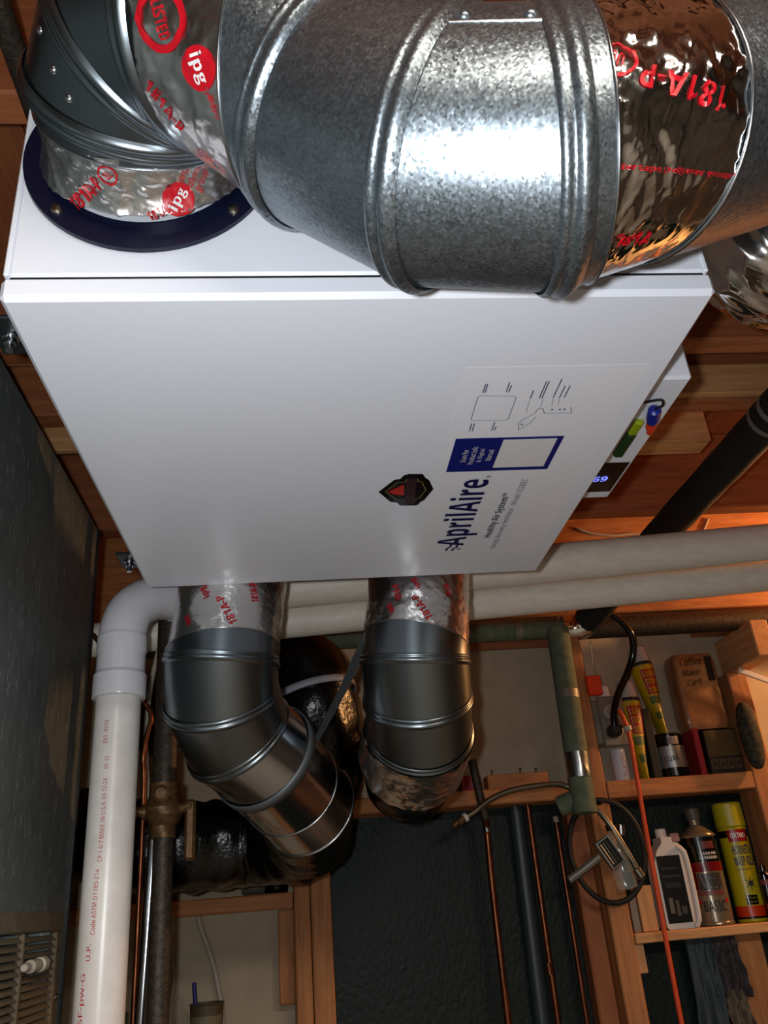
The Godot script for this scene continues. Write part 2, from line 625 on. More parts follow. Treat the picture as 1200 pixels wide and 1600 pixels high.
func build_back_wall():
	var o := struct("wall_back", Vector3(0, 0, -1.6))
	part(o, "foundation", bx(Vector3(-1.8, 0, -1.75), Vector3(2.5, 2.39, -1.61), 0.001), M.concrete)
	part(o, "board_panel", bx(Vector3(-1.7, 1.664, -1.608), Vector3(0.632, 2.09, -1.596), 0.001), M.beige)
	part(o, "board_panel", bx(Vector3(-1.7, 0, -1.608), Vector3(-0.11, 1.66, -1.596), 0.001), M.beige)
	part(o, "green_panel", bx(Vector3(-0.108, 0, -1.608), Vector3(2.2, 1.66, -1.596), 0.001), M.green_wall)
	part(o, "board_panel", bx(Vector3(0.636, 1.664, -1.608), Vector3(2.2, 2.09, -1.596), 0.001), M.beige)
	part(o, "top_plate", bx(Vector3(-1.7, 2.092, -1.6), Vector3(2.3, 2.132, -1.5), 0.003), M.wood_x)
	part(o, "rim_board", bx(Vector3(-1.7, 2.134, -1.605), Vector3(2.3, 2.39, -1.545), 0.002), M.wood_x)
	part(o, "stud", bx(Vector3(-0.105, 0, -1.594), Vector3(-0.0705, 1.642, -1.5), 0.003), M.wood_y)
	part(o, "stud", bx(Vector3(-0.0685, 0, -1.594), Vector3(-0.0245, 1.642, -1.5), 0.003), M.wood_y)
	part(o, "header", bx(Vector3(-0.4, 1.6445, -1.594), Vector3(0.583, 1.679, -1.5), 0.003), M.wood_x)
	part(o, "nailing_block", bx(Vector3(0.356, 1.680, -1.57), Vector3(0.502, 1.713, -1.515), 0.002), M.wood_x)
	for p in [Vector3(0.37, 1.713, -1.53), Vector3(0.438, 1.713, -1.525), Vector3(0.48, 1.713, -1.54)]:
		part(o, "nail", turn_mesh(p, Vector3(0.12, 1, 0.1), [Vector2(0.0016, -0.004), Vector2(0.0016, 0.010), Vector2(0.004, 0.010), Vector2(0.004, 0.0118)], 8), M.iron)
	part(o, "stud", bx(Vector3(0.587, 0, -1.594), Vector3(0.634, 2.09, -1.5), 0.003), M.wood_y)
	part(o, "stud", bx(Vector3(0.541, 0, -1.594), Vector3(0.585, 1.643, -1.545), 0.003), M.wood_dark_y)
	part(o, "shelf_board", bx(Vector3(0.636, 1.6395, -1.594), Vector3(0.998, 1.678, -1.5), 0.002), M.wood_x)
	part(o, "shelf_board", bx(Vector3(0.636, 1.336, -1.594), Vector3(0.998, 1.3555, -1.5), 0.002), M.wood_pale_x)
	part(o, "shelf_cleat", bx(Vector3(0.636, 1.278, -1.58), Vector3(0.657, 1.3355, -1.515), 0.002), M.wood_pale_y)
	part(o, "stud", bx(Vector3(1.0, 0, -1.594), Vector3(1.05, 1.92, -1.5), 0.003), M.wood_y)
	part(o, "bridging_block", bx(Vector3(1.036, 1.93, -1.594), Vector3(1.082, 2.022, -1.395), 0.003), M.wood_pale_z)
	part(o, "bridging_block", bx(Vector3(0.975, 2.04, -1.594), Vector3(1.5, 2.09, -1.52), 0.003), M.wood_x)
	part(o, "short_stud", bx(Vector3(0.885, 0.5, -1.594), Vector3(0.955, 1.3355, -1.568), 0.003), M.wood_y)
	part(o, "rail", bx(Vector3(-1.4, 1.464, -1.594), Vector3(-0.107, 1.496, -1.5), 0.003), M.wood_x)
	part(o, "short_stud", bx(Vector3(-0.142, 1.28, -1.594), Vector3(-0.1065, 1.4625, -1.545), 0.003), M.wood_y)
	part(o, "panel_trim", bx(Vector3(0.30, 2.035, -1.594), Vector3(0.585, 2.064, -1.58), 0.002), M.wood_dark_x)

# ---------------------------------------------------------------- furnace cabinet at the left
func build_furnace():
	var o := thing("furnace_cabinet", "dark grey flecked sheet-metal furnace cabinet with a louvred vent, beside the white pipe", "furnace", Vector3(-0.71, 0, -0.4))
	var js := st_new()
	for q in [[Vector3(-1.0, 0, -0.888), Vector3(-0.48, 2.092, 0.2)], [Vector3(-0.48, 1.4545, -0.888), Vector3(-0.42, 2.092, 0.2)], [Vector3(-0.48, 0, -0.888), Vector3(-0.42, 1.02, 0.2)], [Vector3(-0.48, 1.02, -0.888), Vector3(-0.42, 1.4545, -0.806)], [Vector3(-0.48, 1.02, -0.426), Vector3(-0.42, 1.4545, 0.2)]]:
		box(js, (q[0] + q[1]) * 0.5, q[1] - q[0], 0.0002)
	part(o, "jacket", js, M.furnace)
	part(o, "corner_trim", bx(Vector3(-0.4205, 0.002, -0.889), Vector3(-0.4165, 2.093, -0.878), 0.001), M.grey_steel)
	var g := part(o, "vent_grille", bx(Vector3(-0.4196, 1.455, -0.832), Vector3(-0.410, 1.479, -0.40), 0.002), M.grille, "dusty beige louvred vent grille")
	part(g, "frame_rail", bx(Vector3(-0.4196, 1.02, -0.832), Vector3(-0.410, 1.4545, -0.806), 0.002), M.grille)
	part(g, "frame_rail", bx(Vector3(-0.4196, 1.02, -0.426), Vector3(-0.410, 1.4545, -0.40), 0.002), M.grille)
	part(g, "frame_rail", bx(Vector3(-0.4196, 1.0, -0.832), Vector3(-0.410, 1.0195, -0.40), 0.002), M.grille)
	part(g, "mullion", bx(Vector3(-0.4196, 1.02, -0.674), Vector3(-0.4105, 1.4545, -0.664), 0.002), M.grille)
	var sa := st_new()
	box(sa, Vector3.ZERO, Vector3(0.0085, 0.0016, 0.130), 0.0004, Basis(Vector3.BACK, -0.75))
	var slat_a := done(sa)
	var sb := st_new()
	box(sb, Vector3.ZERO, Vector3(0.0085, 0.0016, 0.236), 0.0004, Basis(Vector3.BACK, -0.75))
	var slat_b := done(sb)
	for k in 48:
		var y := 1.4475 - k * 0.0088
		var s := part(g, "slat", slat_a, M.grille)
		s.position = Vector3(-0.4145, y, -0.740)
		s = part(g, "slat", slat_b, M.grille)
		s.position = Vector3(-0.4145, y, -0.545)
	var kn := part(g, "latch", turn_mesh(Vector3(-0.404, 1.418, -0.672), Vector3(0, 0.012, -1), [Vector2(0.003, -0.02), Vector2(0.0045, -0.018), Vector2(0.0045, 0.0), Vector2(0.0075, 0.004), Vector2(0.0075, 0.034), Vector2(0.003, 0.036), Vector2(0.003, 0.04), Vector2(0.0085, 0.042), Vector2(0.009, 0.058), Vector2(0.006, 0.062)], 14), M.white_cord, "pale dusty latch knob")
	for p in [Vector3(-0.41, 1.375, -0.825), Vector3(-0.41, 1.12, -0.825)]:
		part(g, "screw", turn_mesh(p, Vector3.RIGHT, [Vector2(0.005, 0), Vector2(0.005, 0.0015), Vector2(0.002, 0.003)], 10), M.screw)

# ---------------------------------------------------------------- the ventilator
const HB := 1.8624
func under(p: Vector2, off := 0.0010) -> Vector3: return Vector3(p.x, HB - off, p.y)

func stroke(st: SurfaceTool, a: Vector2, b: Vector2, w: float, off := 0.0012):
	var d := (b - a).normalized()
	var n := d.orthogonal() * w * 0.5
	poly_out(st, [under(a + n, off), under(b + n, off), under(b - n, off), under(a - n, off)], Vector3.DOWN)

func outline_strokes(pts: Array, w: float, closed := true, off := 0.0012) -> ArrayMesh:
	var st := st_new()
	for i in (pts.size() if closed else pts.size() - 1): stroke(st, pts[i], pts[(i + 1) % pts.size()], w, off)
	return done(st)

func decal(pts: Array, off: float) -> ArrayMesh:
	var st := st_new()
	plate(st, PackedVector2Array(pts), Vector3(0, HB - off + 0.0003, 0), Vector3.RIGHT, Vector3.BACK, Vector3(0, -0.0003, 0))
	return done(st)

func build_ventilator():
	var o := thing("ventilator_unit", "white sheet-metal air ventilator hung under the joists, with blue lettering on its underside", "ventilator", Vector3(0, HB, -0.29))
	part(o, "housing", bx(Vector3(-0.268, HB + 0.0235, -0.583), Vector3(0.268, 2.15, -0.002), 0.003), M.white)
	part(o, "gasket", bx(Vector3(-0.266, HB + 0.021, -0.581), Vector3(0.266, HB + 0.0238, -0.003), 0.0005), M.black_matt)
	part(o, "door", bx(Vector3(-0.271, HB, -0.585), Vector3(0.271, HB + 0.0215, 0.001), 0.004), M.white)
	part(o, "corner_flange", bx(Vector3(0.2665, HB + 0.024, -0.012), Vector3(0.2705, 2.15, -0.0008), 0.001), M.white)
	part(o, "corner_flange", bx(Vector3(-0.2705, HB + 0.024, -0.012), Vector3(-0.2665, 2.15, -0.0008), 0.001), M.white)
	# label film and its print
	var lb := part(o, "label_film", bx(Vector3(0.086, HB - 0.00012, -0.510), Vector3(0.252, HB + 0.0006, -0.092), 0.00005), M.film, "clear-edged white label film")
	part(lb, "brand_lettering", flat_text("AprilAire", true, Vector3(0.1586, HB - 0.0012, -0.478), Vector3(0, 0, 0.181), Vector3(-0.0492, 0, 0)), M.navy_ink, "large navy lettering")
	part(lb, "registered_mark", flat_text("®", false, Vector3(0.1470, HB - 0.0012, -0.2945), Vector3(0, 0, 0.0055), Vector3(-0.0055, 0, 0)), M.navy_ink)
	for q in [[Vector2(0.1265, -0.4938), Vector2(0.1265, -0.4865), Vector2(0.1305, -0.4800), Vector2(0.1299, -0.4721)], [Vector2(0.1345, -0.4946), Vector2(0.1345, -0.488), Vector2(0.1390, -0.483), Vector2(0.1386, -0.476)], [Vector2(0.1450, -0.4900), Vector2(0.1400, -0.4880)]]:
		part(lb, "brand_swoosh", outline_strokes(q, 0.0028, false), M.navy_ink)
	part(lb, "tagline", flat_text("Healthy Air System™", true, Vector3(0.1800, HB - 0.0012, -0.455), Vector3(0, 0, 0.122), Vector3(-0.0115, 0, 0)), M.dark_ink)
	part(lb, "model_line", flat_text("Energy Recovery Ventilator - Model V22BEC", false, Vector3(0.1925, HB - 0.0012, -0.4905), Vector3(0, 0, 0.191), Vector3(-0.0092, 0, 0)), M.grey_ink)
	var bp := part(lb, "blue_panel", decal([Vector2(0.0955, -0.279), Vector2(0.206, -0.279), Vector2(0.206, -0.2105), Vector2(0.0955, -0.2105)], 0.0008), M.blue_ink, "blue printed panel with a pale square")
	part(lb, "pale_square", decal([Vector2(0.1445, -0.2715), Vector2(0.1998, -0.2715), Vector2(0.1998, -0.2145), Vector2(0.1445, -0.2145)], 0.0012), M.pale_ink)
	var ln := ["Scan for", "Product Info", "& Digital", "Manual"]
	var wd := [0.026, 0.036, 0.027, 0.022]
	for k in 4:
		part(lb, "panel_text", flat_text(ln[k], false, Vector3(0.1125 + k * 0.0088, HB - 0.0012, -0.2445 - wd[k] * 0.5), Vector3(0, 0, wd[k]), Vector3(-0.0060, 0, 0)), M.pale_ink)
	part(lb, "diagram_outline", outline_strokes([Vector2(0.1064, -0.1768), Vector2(0.1044, -0.1745), Vector2(0.1042, -0.1365), Vector2(0.1062, -0.1345), Vector2(0.1385, -0.1365), Vector2(0.1404, -0.139), Vector2(0.1407, -0.1750), Vector2(0.1387, -0.1773)], 0.0006), M.grey_ink)
	part(lb, "diagram_outline", outline_strokes([Vector2(0.1528, -0.1830), Vector2(0.1570, -0.1746), Vector2(0.1645, -0.1665), Vector2(0.1662, -0.1583), Vector2(0.1709, -0.1584), Vector2(0.1740, -0.1669), Vector2(0.2009, -0.1672), Vector2(0.1971, -0.1571)], 0.0006, false), M.grey_ink)
	part(lb, "diagram_outline", outline_strokes([Vector2(0.1528, -0.1830), Vector2(0.1556, -0.1955), Vector2(0.1633, -0.1852), Vector2(0.1676, -0.1717)], 0.0006, false), M.grey_ink)
	for q in [[Vector2(0.1075, -0.1298), Vector2(0.1076, -0.1163)], [Vector2(0.1097, -0.1299), Vector2(0.1093, -0.1156)], [Vector2(0.1290, -0.1291), Vector2(0.1289, -0.1140)], [Vector2(0.1314, -0.1299), Vector2(0.1316, -0.1186)], [Vector2(0.1541, -0.1409), Vector2(0.1541, -0.1277)], [Vector2(0.1625, -0.1404), Vector2(0.1626, -0.1137)], [Vector2(0.1650, -0.1408), Vector2(0.1650, -0.1138)], [Vector2(0.1756, -0.1401), Vector2(0.1758, -0.1105)], [Vector2(0.1817, -0.1408), Vector2(0.1818, -0.1211)], [Vector2(0.1862, -0.1401), Vector2(0.1864, -0.1212)], [Vector2(0.1065, -0.1958), Vector2(0.1063, -0.1817)], [Vector2(0.1092, -0.1959), Vector2(0.1091, -0.1819)], [Vector2(0.1285, -0.1959), Vector2(0.1286, -0.1802)], [Vector2(0.1311, -0.1952), Vector2(0.1316, -0.1881)]]:
		part(lb, "caption_line", outline_strokes(q, 0.0011, false), M.grey_ink)
	for q in [[Vector2(0.1556, -0.1644), Vector2(0.1543, -0.1432)], [Vector2(0.1674, -0.1558), Vector2(0.1667, -0.1421)], [Vector2(0.1778, -0.1546), Vector2(0.1762, -0.1417)], [Vector2(0.1837, -0.1524), Vector2(0.1817, -0.1419)]]:
		part(lb, "leader_line", outline_strokes(q, 0.0004, false), M.grey_ink)
	for q in [Vector2(0.179, -0.161), Vector2(0.1865, -0.161), Vector2(0.191, -0.161), Vector2(0.1555, -0.186)]:
		part(lb, "diagram_dot", outline_strokes([q, q + Vector2(0.002, 0.001)], 0.0022, false), M.grey_ink)
	# shield sticker
	var bd := part(o, "shield_sticker", decal([Vector2(0.0261, -0.3209), Vector2(0.0411, -0.2938), Vector2(0.0473, -0.2923), Vector2(0.0509, -0.2839), Vector2(0.0557, -0.2816), Vector2(0.0710, -0.2826), Vector2(0.0749, -0.2914), Vector2(0.0797, -0.2971), Vector2(0.0870, -0.3183), Vector2(0.0797, -0.3451), Vector2(0.0767, -0.3479), Vector2(0.0742, -0.3559), Vector2(0.0703, -0.3579), Vector2(0.0532, -0.3565), Vector2(0.0492, -0.3487), Vector2(0.0416, -0.3467)], 0.0004), M.black_gloss, "black pointed shield sticker with a flame and a maroon band")
	part(bd, "gold_outline", outline_strokes([Vector2(0.0339, -0.3201), Vector2(0.0454, -0.2995), Vector2(0.0543, -0.2994), Vector2(0.0543, -0.2927), Vector2(0.0664, -0.2922), Vector2(0.0678, -0.2990), Vector2(0.0716, -0.2993), Vector2(0.0786, -0.3191), Vector2(0.0736, -0.3388), Vector2(0.0685, -0.3413), Vector2(0.0690, -0.3488), Vector2(0.0561, -0.3478), Vector2(0.0559, -0.3418), Vector2(0.0478, -0.3412)], 0.0009, true, 0.0006), M.gold_ink)
	part(bd, "flame", decal([Vector2(0.0368, -0.3203), Vector2(0.0529, -0.3048), Vector2(0.0554, -0.3302), Vector2(0.0439, -0.3272)], 0.0008), M.flame)
	part(bd, "maroon_band", decal([Vector2(0.0550, -0.2901), Vector2(0.0658, -0.2902), Vector2(0.0690, -0.3517), Vector2(0.0567, -0.3500)], 0.0010), M.maroon)
	# duct ports: navy flanged collars with screws
	for c in [[Vector3(-0.17, 2.005, -0.002), 1.0], [Vector3(0.17, 2.005, -0.002), 1.0], [Vector3(-0.165, 2.005, -0.583), -1.0], [Vector3(0.125, 2.005, -0.583), -1.0]]:
		var pc := part(o, "port_collar", turn_mesh(c[0], Vector3(0, 0, c[1]), [Vector2(0.079, 0.0), Vector2(0.0970, 0.0), Vector2(0.0980, 0.0015), Vector2(0.0975, 0.005), Vector2(0.0795, 0.0055), Vector2(0.0795, 0.012), Vector2(0.0780, 0.012), Vector2(0.0780, 0.0)], 72), M.navy_ring, "navy flange collar")
		for a in [0.78, 2.36, 3.86, 5.56]:
			part(pc, "screw", turn_mesh(c[0] + Vector3(cos(a) * 0.0885, sin(a) * 0.0885, c[1] * 0.005), Vector3(0, 0, c[1]), [Vector2(0.0048, 0), Vector2(0.0048, 0.0012), Vector2(0.0036, 0.003), Vector2(0.001, 0.0035)], 12), M.screw)
	# control box on the right side
	var cb := part(o, "control_box", bx(Vector3(0.2685, 1.912, -0.457), Vector3(0.3435, 2.06, -0.186), 0.003), M.white, "white control box with a black display underneath")
	part(cb, "display", bx(Vector3(0.288, 1.9112, -0.437), Vector3(0.3385, 1.9125, -0.361), 0.0003), M.black_gloss)
	part(cb, "display_digits", flat_text("69", true, Vector3(0.3045, 1.9106, -0.4075), Vector3(0.0185, 0, 0), Vector3(0, 0, 0.0135)), M.digit)
	var pl := Vector3(0.3185, 1.9045, -0.232)
	var pd := Vector3(0.013, 0.0, -0.05).normalized()
	part(cb, "blue_connector", turn_mesh(pl, pd, [Vector2(0.0035, 0), Vector2(0.0068, 0.002), Vector2(0.0072, 0.020), Vector2(0.0060, 0.024), Vector2(0.0060, 0.026)], 16), mat(Color(0.05, 0.12, 0.5), 0.4))
	part(cb, "orange_connector", turn_mesh(pl + pd * 0.026, pd, [Vector2(0.0058, 0), Vector2(0.0058, 0.012), Vector2(0.0038, 0.020), Vector2(0.0038, 0.024)], 16), mat(Color(0.85, 0.22, 0.06), 0.4))
	part(cb, "connector_lead", tube([pl + Vector3(0, 0, 0.001), Vector3(0.3205, 1.9, -0.218), Vector3(0.3145, 1.899, -0.206), Vector3(0.306, 1.903, -0.214), Vector3(0.300, 1.911, -0.232)], 0.0014, 8, 0.004), M.black_matt)
	part(cb, "green_plug", bx(Vector3(0.3085, 1.905, -0.338), Vector3(0.320, 1.9125, -0.288), 0.002), mat(Color(0.06, 0.22, 0.08), 0.45))
	part(cb, "yellow_plug", bx(Vector3(0.3085, 1.905, -0.2875), Vector3(0.319, 1.9125, -0.262), 0.002), mat(Color(0.55, 0.62, 0.06), 0.4))
	for q in [Vector3(0.301, 1.912, -0.352), Vector3(0.300, 1.912, -0.446)]:
		part(cb, "screw", turn_mesh(q, Vector3.DOWN, [Vector2(0.003, 0), Vector2(0.003, 0.001), Vector2(0.001, 0.002)], 10), M.screw)
	# hanging brackets: angle plate with bolt and threaded rod up to the joists
	for q in [[-1.0, -0.075], [-1.0, -0.55]]:
		var sx: float = q[0]
		var hb := part(o, "hanging_bracket", bx(Vector3(sx * 0.2685, HB + 0.026, q[1] - 0.024), Vector3(sx * 0.302, HB + 0.030, q[1] + 0.024), 0.001), M.grey_steel, "dark steel hanging bracket")
		part(hb, "bracket_leg", bx(Vector3(sx * 0.2685, HB + 0.0305, q[1] - 0.024), Vector3(sx * 0.2725, HB + 0.10, q[1] + 0.024), 0.001), M.grey_steel)
		part(hb, "bolt", turn_mesh(Vector3(sx * 0.288, HB + 0.0255, q[1]), Vector3.DOWN, [Vector2(0.0075, 0), Vector2(0.0075, 0.0015), Vector2(0.0055, 0.0016), Vector2(0.0055, 0.007), Vector2(0.0035, 0.0072), Vector2(0.0035, 0.014)], 6), M.chrome)
		part(hb, "rod", turn_mesh(Vector3(sx * 0.288, HB + 0.0305, q[1]), Vector3.UP, [Vector2(0.0035, 0), Vector2(0.0035, 0.498)], 8), M.galv_edge)

# ---------------------------------------------------------------- ducts
func shear(d: Dictionary, th: float, n) -> float:
	if n == null: return 0.0
	var off: Vector3 = (d.e1 * cos(th) + d.e2 * sin(th)) * d.r
	return -off.dot(n) / (d.a as Vector3).dot(n)

# a length of round duct between the plane n0 (set in by e0) and the plane n1 (set back by e1)
func duct_piece(d: Dictionary, length: float, n0, e0: float, n1, e1: float, nt := 72, ns := 2) -> ArrayMesh:
	var st := st_new()
	var rings := []
	for i in ns + 1:
		var ring := PackedVector3Array()
		for j in nt:
			var th := TAU * j / nt
			var s: float = lerp(shear(d, th, n0) + e0, shear(d, th, n1) + length - e1, float(i) / ns)
			ring.append(on_drum(d, s, th * d.r))
		rings.append(ring)
	skin(st, rings)
	return done(st)

const BEAD := [Vector2(-0.0125, 0.0003), Vector2(-0.0105, 0.0022), Vector2(-0.0080, 0.0034), Vector2(-0.0055, 0.0026), Vector2(-0.0030, 0.0012), Vector2(-0.0010, 0.0026), Vector2(0.0015, 0.0048), Vector2(0.0045, 0.0056), Vector2(0.0075, 0.0045), Vector2(0.0100, 0.0022), Vector2(0.0120, 0.0003)]
const LIP := [Vector2(-0.0008, -0.0006), Vector2(-0.0010, 0.0004), Vector2(0.0, 0.0012), Vector2(0.0010, 0.0004), Vector2(0.0008, -0.0006)]
const BAND := [Vector2(-0.011, -0.0004), Vector2(-0.011, 0.0018), Vector2(0.011, 0.0018), Vector2(0.011, -0.0004)]

# a ring of the given profile on the duct where the plane n crosses the axis at s
func seam(d: Dictionary, s: float, n, prof: Array, k := 1.0, nt := 72) -> ArrayMesh:
	var st := st_new()
	var rings := []
	var nn: Vector3 = d.a if n == null else n
	for p in prof:
		var ring := PackedVector3Array()
		for j in nt:
			var th := TAU * j / nt
			var rad: Vector3 = d.e1 * cos(th) + d.e2 * sin(th)
			ring.append(d.p + d.a * (s + shear(d, th, n)) + rad * (d.r + p.y * k) + nn * p.x * k)
		rings.append(ring)
	skin(st, rings)
	return done(st)

func tilted(d: Dictionary, k: float) -> Vector3: return (d.a - d.e2 * k).normalized()

func mitre(v: Array, k: int):
	var a: Vector3 = (v[k] - v[k - 1]).normalized()
	var b: Vector3 = (v[k + 1] - v[k]).normalized()
	return (a + b).normalized()

func leg(v: Array, k: int, r: float) -> Dictionary:
	var p: Vector3 = v[k]
	var q: Vector3 = v[k + 1]
	var d := drum(p, q - p, r, EYE - (p + q) * 0.5)
	d["len"] = p.distance_to(q)
	return d

func tape_print(tp: MeshInstance3D, d: Dictionary, rows: Array):
	for q in rows:
		part(tp, "red_print", drum_text(d, q[0], q[1], q[2], q[3], q[4], q[5], q[6]), M.red_ink)

func ipg_mark(tp: MeshInstance3D, d: Dictionary, s: float, t: float, phi: float, r: float):
	part(tp, "red_roundel", drum_disc(d, s, t, r, 0.0006), M.red_ink)
	part(tp, "roundel_lettering", drum_text(d, "ipg", true, s, t, phi, r * 1.35, r * 0.85, 0.0011), M.pale_ink)

func build_near_ducts():
	var v := [Vector3(-0.17, 2.005, -0.03), Vector3(-0.1708, 2.0191, 0.0496), Vector3(-0.1529, 2.0237, 0.0857), Vector3(-0.1164, 2.0102, 0.1146), Vector3(-0.031, 1.932, 0.1056), Vector3(0.0336, 1.8642, 0.1276), Vector3(0.0949, 1.849, 0.1405), Vector3(0.128, 1.8582, 0.1428), Vector3(0.2374, 1.9135, 0.1203), Vector3(0.3182, 1.9711, 0.107), Vector3(0.46, 2.05, 0.085), Vector3(0.62, 2.085, 0.08), Vector3(2.49, 2.09, 0.08)]
	var o := thing("elbow_duct", "large shiny galvanised duct with two ribbed elbows, leaving the navy collar of the white unit", "duct", v[5])
	var R := 0.0785
	# foil round the port
	var d := leg(v, 0, 0.0770)
	d.amp = 0.0020; d.seed = 3.0
	d["flare"] = [0.032, 0.062, 0.008]
	var tp := part(o, "foil_tape", duct_piece(d, d.len, null, 0.032, null, 0.008, 150, 24), M.foil, "crinkled silver foil tape with red print")
	tape_print(tp, d, [["181A-P", true, 0.0415, -0.0530, 0.80, 0.034, 0.0105], ["UL", true, 0.0595, -0.0330, 0.80, 0.006, 0.006], ["intertape", false, 0.0560, 0.0215, 0.85, 0.026, 0.0065], ["polymer", false, 0.0525, 0.0290, 0.85, 0.023, 0.0065], ["group™", false, 0.0495, 0.0355, 0.85, 0.020, 0.0065], ["181A-P", true, 0.0345, 0.000, 0.35, 0.020, 0.0065]])
	part(tp, "red_ring", drum_disc(d, 0.0595, -0.0330, 0.0075, 0.0007, 0.0062), M.red_ink)
	ipg_mark(tp, d, 0.0405, 0.0135, 0.85, 0.0115)
	# first elbow: collar and gores
	d = leg(v, 0, R)
	var n1 = mitre(v, 1)
	var n2 = mitre(v, 2)
	var n3 = mitre(v, 3)
	var el := part(o, "elbow_collar", duct_piece(d, d.len, tilted(d, -0.13), 0.064, n1, 0.0), M.galv_plain)
	part(el, "rim", seam(d, 0.064, tilted(d, -0.13), LIP), M.galv_edge)
	part(el, "seam_bead", seam(d, d.len, n1, BEAD, 0.7), M.galv_plain)
	d = leg(v, 1, R)
	el = part(o, "elbow_gore", duct_piece(d, d.len, n1, 0.0, n2, 0.0), M.galv_plain)
	part(el, "seam_bead", seam(d, d.len, n2, BEAD, 0.7), M.galv_plain)
	for q in [[0.020, -0.060], [0.012, -0.042], [0.030, -0.085]]:
		part(el, "rivet", turn_mesh(on_drum(d, q[0], q[1]), d.e1 * cos(q[1] / R) + d.e2 * sin(q[1] / R), [Vector2(0.0032, -0.001), Vector2(0.0030, 0.0006), Vector2(0.0016, 0.0018), Vector2(0.0, 0.0022)], 12, true), M.galv_edge)
	d = leg(v, 2, R)
	el = part(o, "elbow_gore", duct_piece(d, d.len, n2, 0.0, n3, 0.0), M.galv_plain)
	part(el, "seam_bead", seam(d, d.len, n3, BEAD, 0.7), M.galv_plain)
	# foil between the elbows
	d = leg(v, 3, 0.0768)
	d.amp = 0.0015; d.seed = 11.0
	var n4 = mitre(v, 4)
	tp = part(o, "foil_tape", duct_piece(d, d.len, n3, 0.006, tilted(d, 0.48), d.len - 0.076, 150, 30), M.foil, "crinkled silver foil tape with red print")
	ipg_mark(tp, d, 0.0658, 0.0245, 0.75, 0.0125)
	tape_print(tp, d, [["181A-P", true, 0.0415, 0.0635, 1.05, 0.034, 0.010], ["polymer", false, 0.0765, 0.0356, 0.75, 0.020, 0.005], ["group™", false, 0.0840, 0.0410, 0.75, 0.018, 0.005], ["LISTED", true, 0.030, 0.0141, 0.75, 0.022, 0.008]])
	part(tp, "red_ring", drum_disc(d, 0.030, 0.0141, 0.018, 0.0007, 0.0135), M.red_ink)
	# second elbow
	d = leg(v, 3, R + 0.0015)
	el = part(o, "elbow_collar", duct_piece(d, d.len, tilted(d, 0.48), 0.072, n4, 0.0, 96), M.galv)
	part(el, "rim", seam(d, 0.072, tilted(d, 0.48), LIP, 1.0, 96), M.galv_edge)
	part(el, "seam_bead", seam(d, d.len, n4, BEAD, 0.75, 96), M.galv)
	d = leg(v, 4, R + 0.0010)
	var n5 = mitre(v, 5)
	var n6 = mitre(v, 6)
	el = part(o, "elbow_gore", duct_piece(d, d.len, n4, 0.0, n5, 0.0, 96, 4), M.galv)
	part(el, "seam_bead", seam(d, d.len, n5, BEAD, 0.80, 96), M.galv)
	d = leg(v, 5, R + 0.0010)
	el = part(o, "elbow_gore", duct_piece(d, d.len, n5, 0.0, n6, 0.0, 96, 4), M.galv)
	part(el, "seam_bead", seam(d, d.len, n6, BEAD, 0.80, 96), M.galv)
	var ls := st_new()
	for k in 1:
		var tt := -0.076
		sweep(ls, PackedVector3Array([on_drum(d, 0.006, tt), on_drum(d, d.len * 0.5, tt), on_drum(d, d.len + 0.012, tt)]), 0.0009, 6)
	part(el, "lock_seam", ls, M.galv_edge)
	for q in [0.016, 0.051]:
		var tt := -0.083
		part(el, "rivet", turn_mesh(on_drum(d, q, tt), d.e1 * cos(tt / d.r) + d.e2 * sin(tt / d.r), [Vector2(0.0038, -0.001), Vector2(0.0036, 0.0006), Vector2(0.002, 0.002), Vector2(0.0, 0.0025)], 14, true), M.galv)
	d = leg(v, 6, R + 0.0010)
	el = part(o, "elbow_collar", duct_piece(d, d.len, n6, 0.0, n6, d.len - 0.022, 96), M.galv)
	part(el, "rim", seam(d, 0.022, n6, LIP, 1.0, 96), M.galv_edge)
	# foil after it
	var a67: Vector3 = (v[7] - v[6]).normalized()
	var a78: Vector3 = (v[8] - v[7]).normalized()
	d = bent_drum(v[6] - a67 * 0.004, v[7], v[7] + a78 * 0.048, 0.086, 0.0775)
	d.amp = 0.0013; d.seed = 19.0
	tp = part(o, "foil_tape", duct_piece(d, 0.086, null, 0.0, null, 0.0, 180, 56), M.foil_mirror, "shiny foil tape mirroring the room, with red print")
	tape_print(tp, d, [["181A-P", true, 0.0430, -0.0170, 4.217, 0.046, 0.0130], ["UL", true, 0.0150, -0.038, 4.2, 0.006, 0.007], ["181A", true, 0.020, 0.060, 1.4, 0.022, 0.009], ["intertape polymer group™", false, 0.0380, 0.0240, 1.28, 0.075, 0.0040]])
	part(tp, "red_ring", drum_disc(d, 0.0150, -0.038, 0.0095, 0.0007, 0.0078), M.red_ink)
	# pipe going on to the right
	var n8 = mitre(v, 8)
	d = leg(v, 7, R)
	el = part(o, "straight_pipe", duct_piece(d, d.len, tilted(d, -0.2), 0.037, n8, 0.0), M.galv)
	part(el, "rim", seam(d, 0.037, tilted(d, -0.2), LIP, 1.2), M.galv_edge)
	d = leg(v, 8, R)
	var n9 = mitre(v, 9)
	var n10 = mitre(v, 10)
	var n11 = mitre(v, 11)
	part(o, "straight_pipe", duct_piece(d, d.len, n8, 0.0, n9, 0.0), M.galv)
	d = leg(v, 9, R)
	part(o, "straight_pipe", duct_piece(d, d.len, n9, 0.0, n10, 0.0), M.galv)
	d = leg(v, 10, R)
	part(o, "straight_pipe", duct_piece(d, d.len, n10, 0.0, n11, 0.0), M.galv)
	d = leg(v, 11, R)
	part(o, "straight_pipe", duct_piece(d, d.len, n11, 0.0, null, 0.0), M.galv)
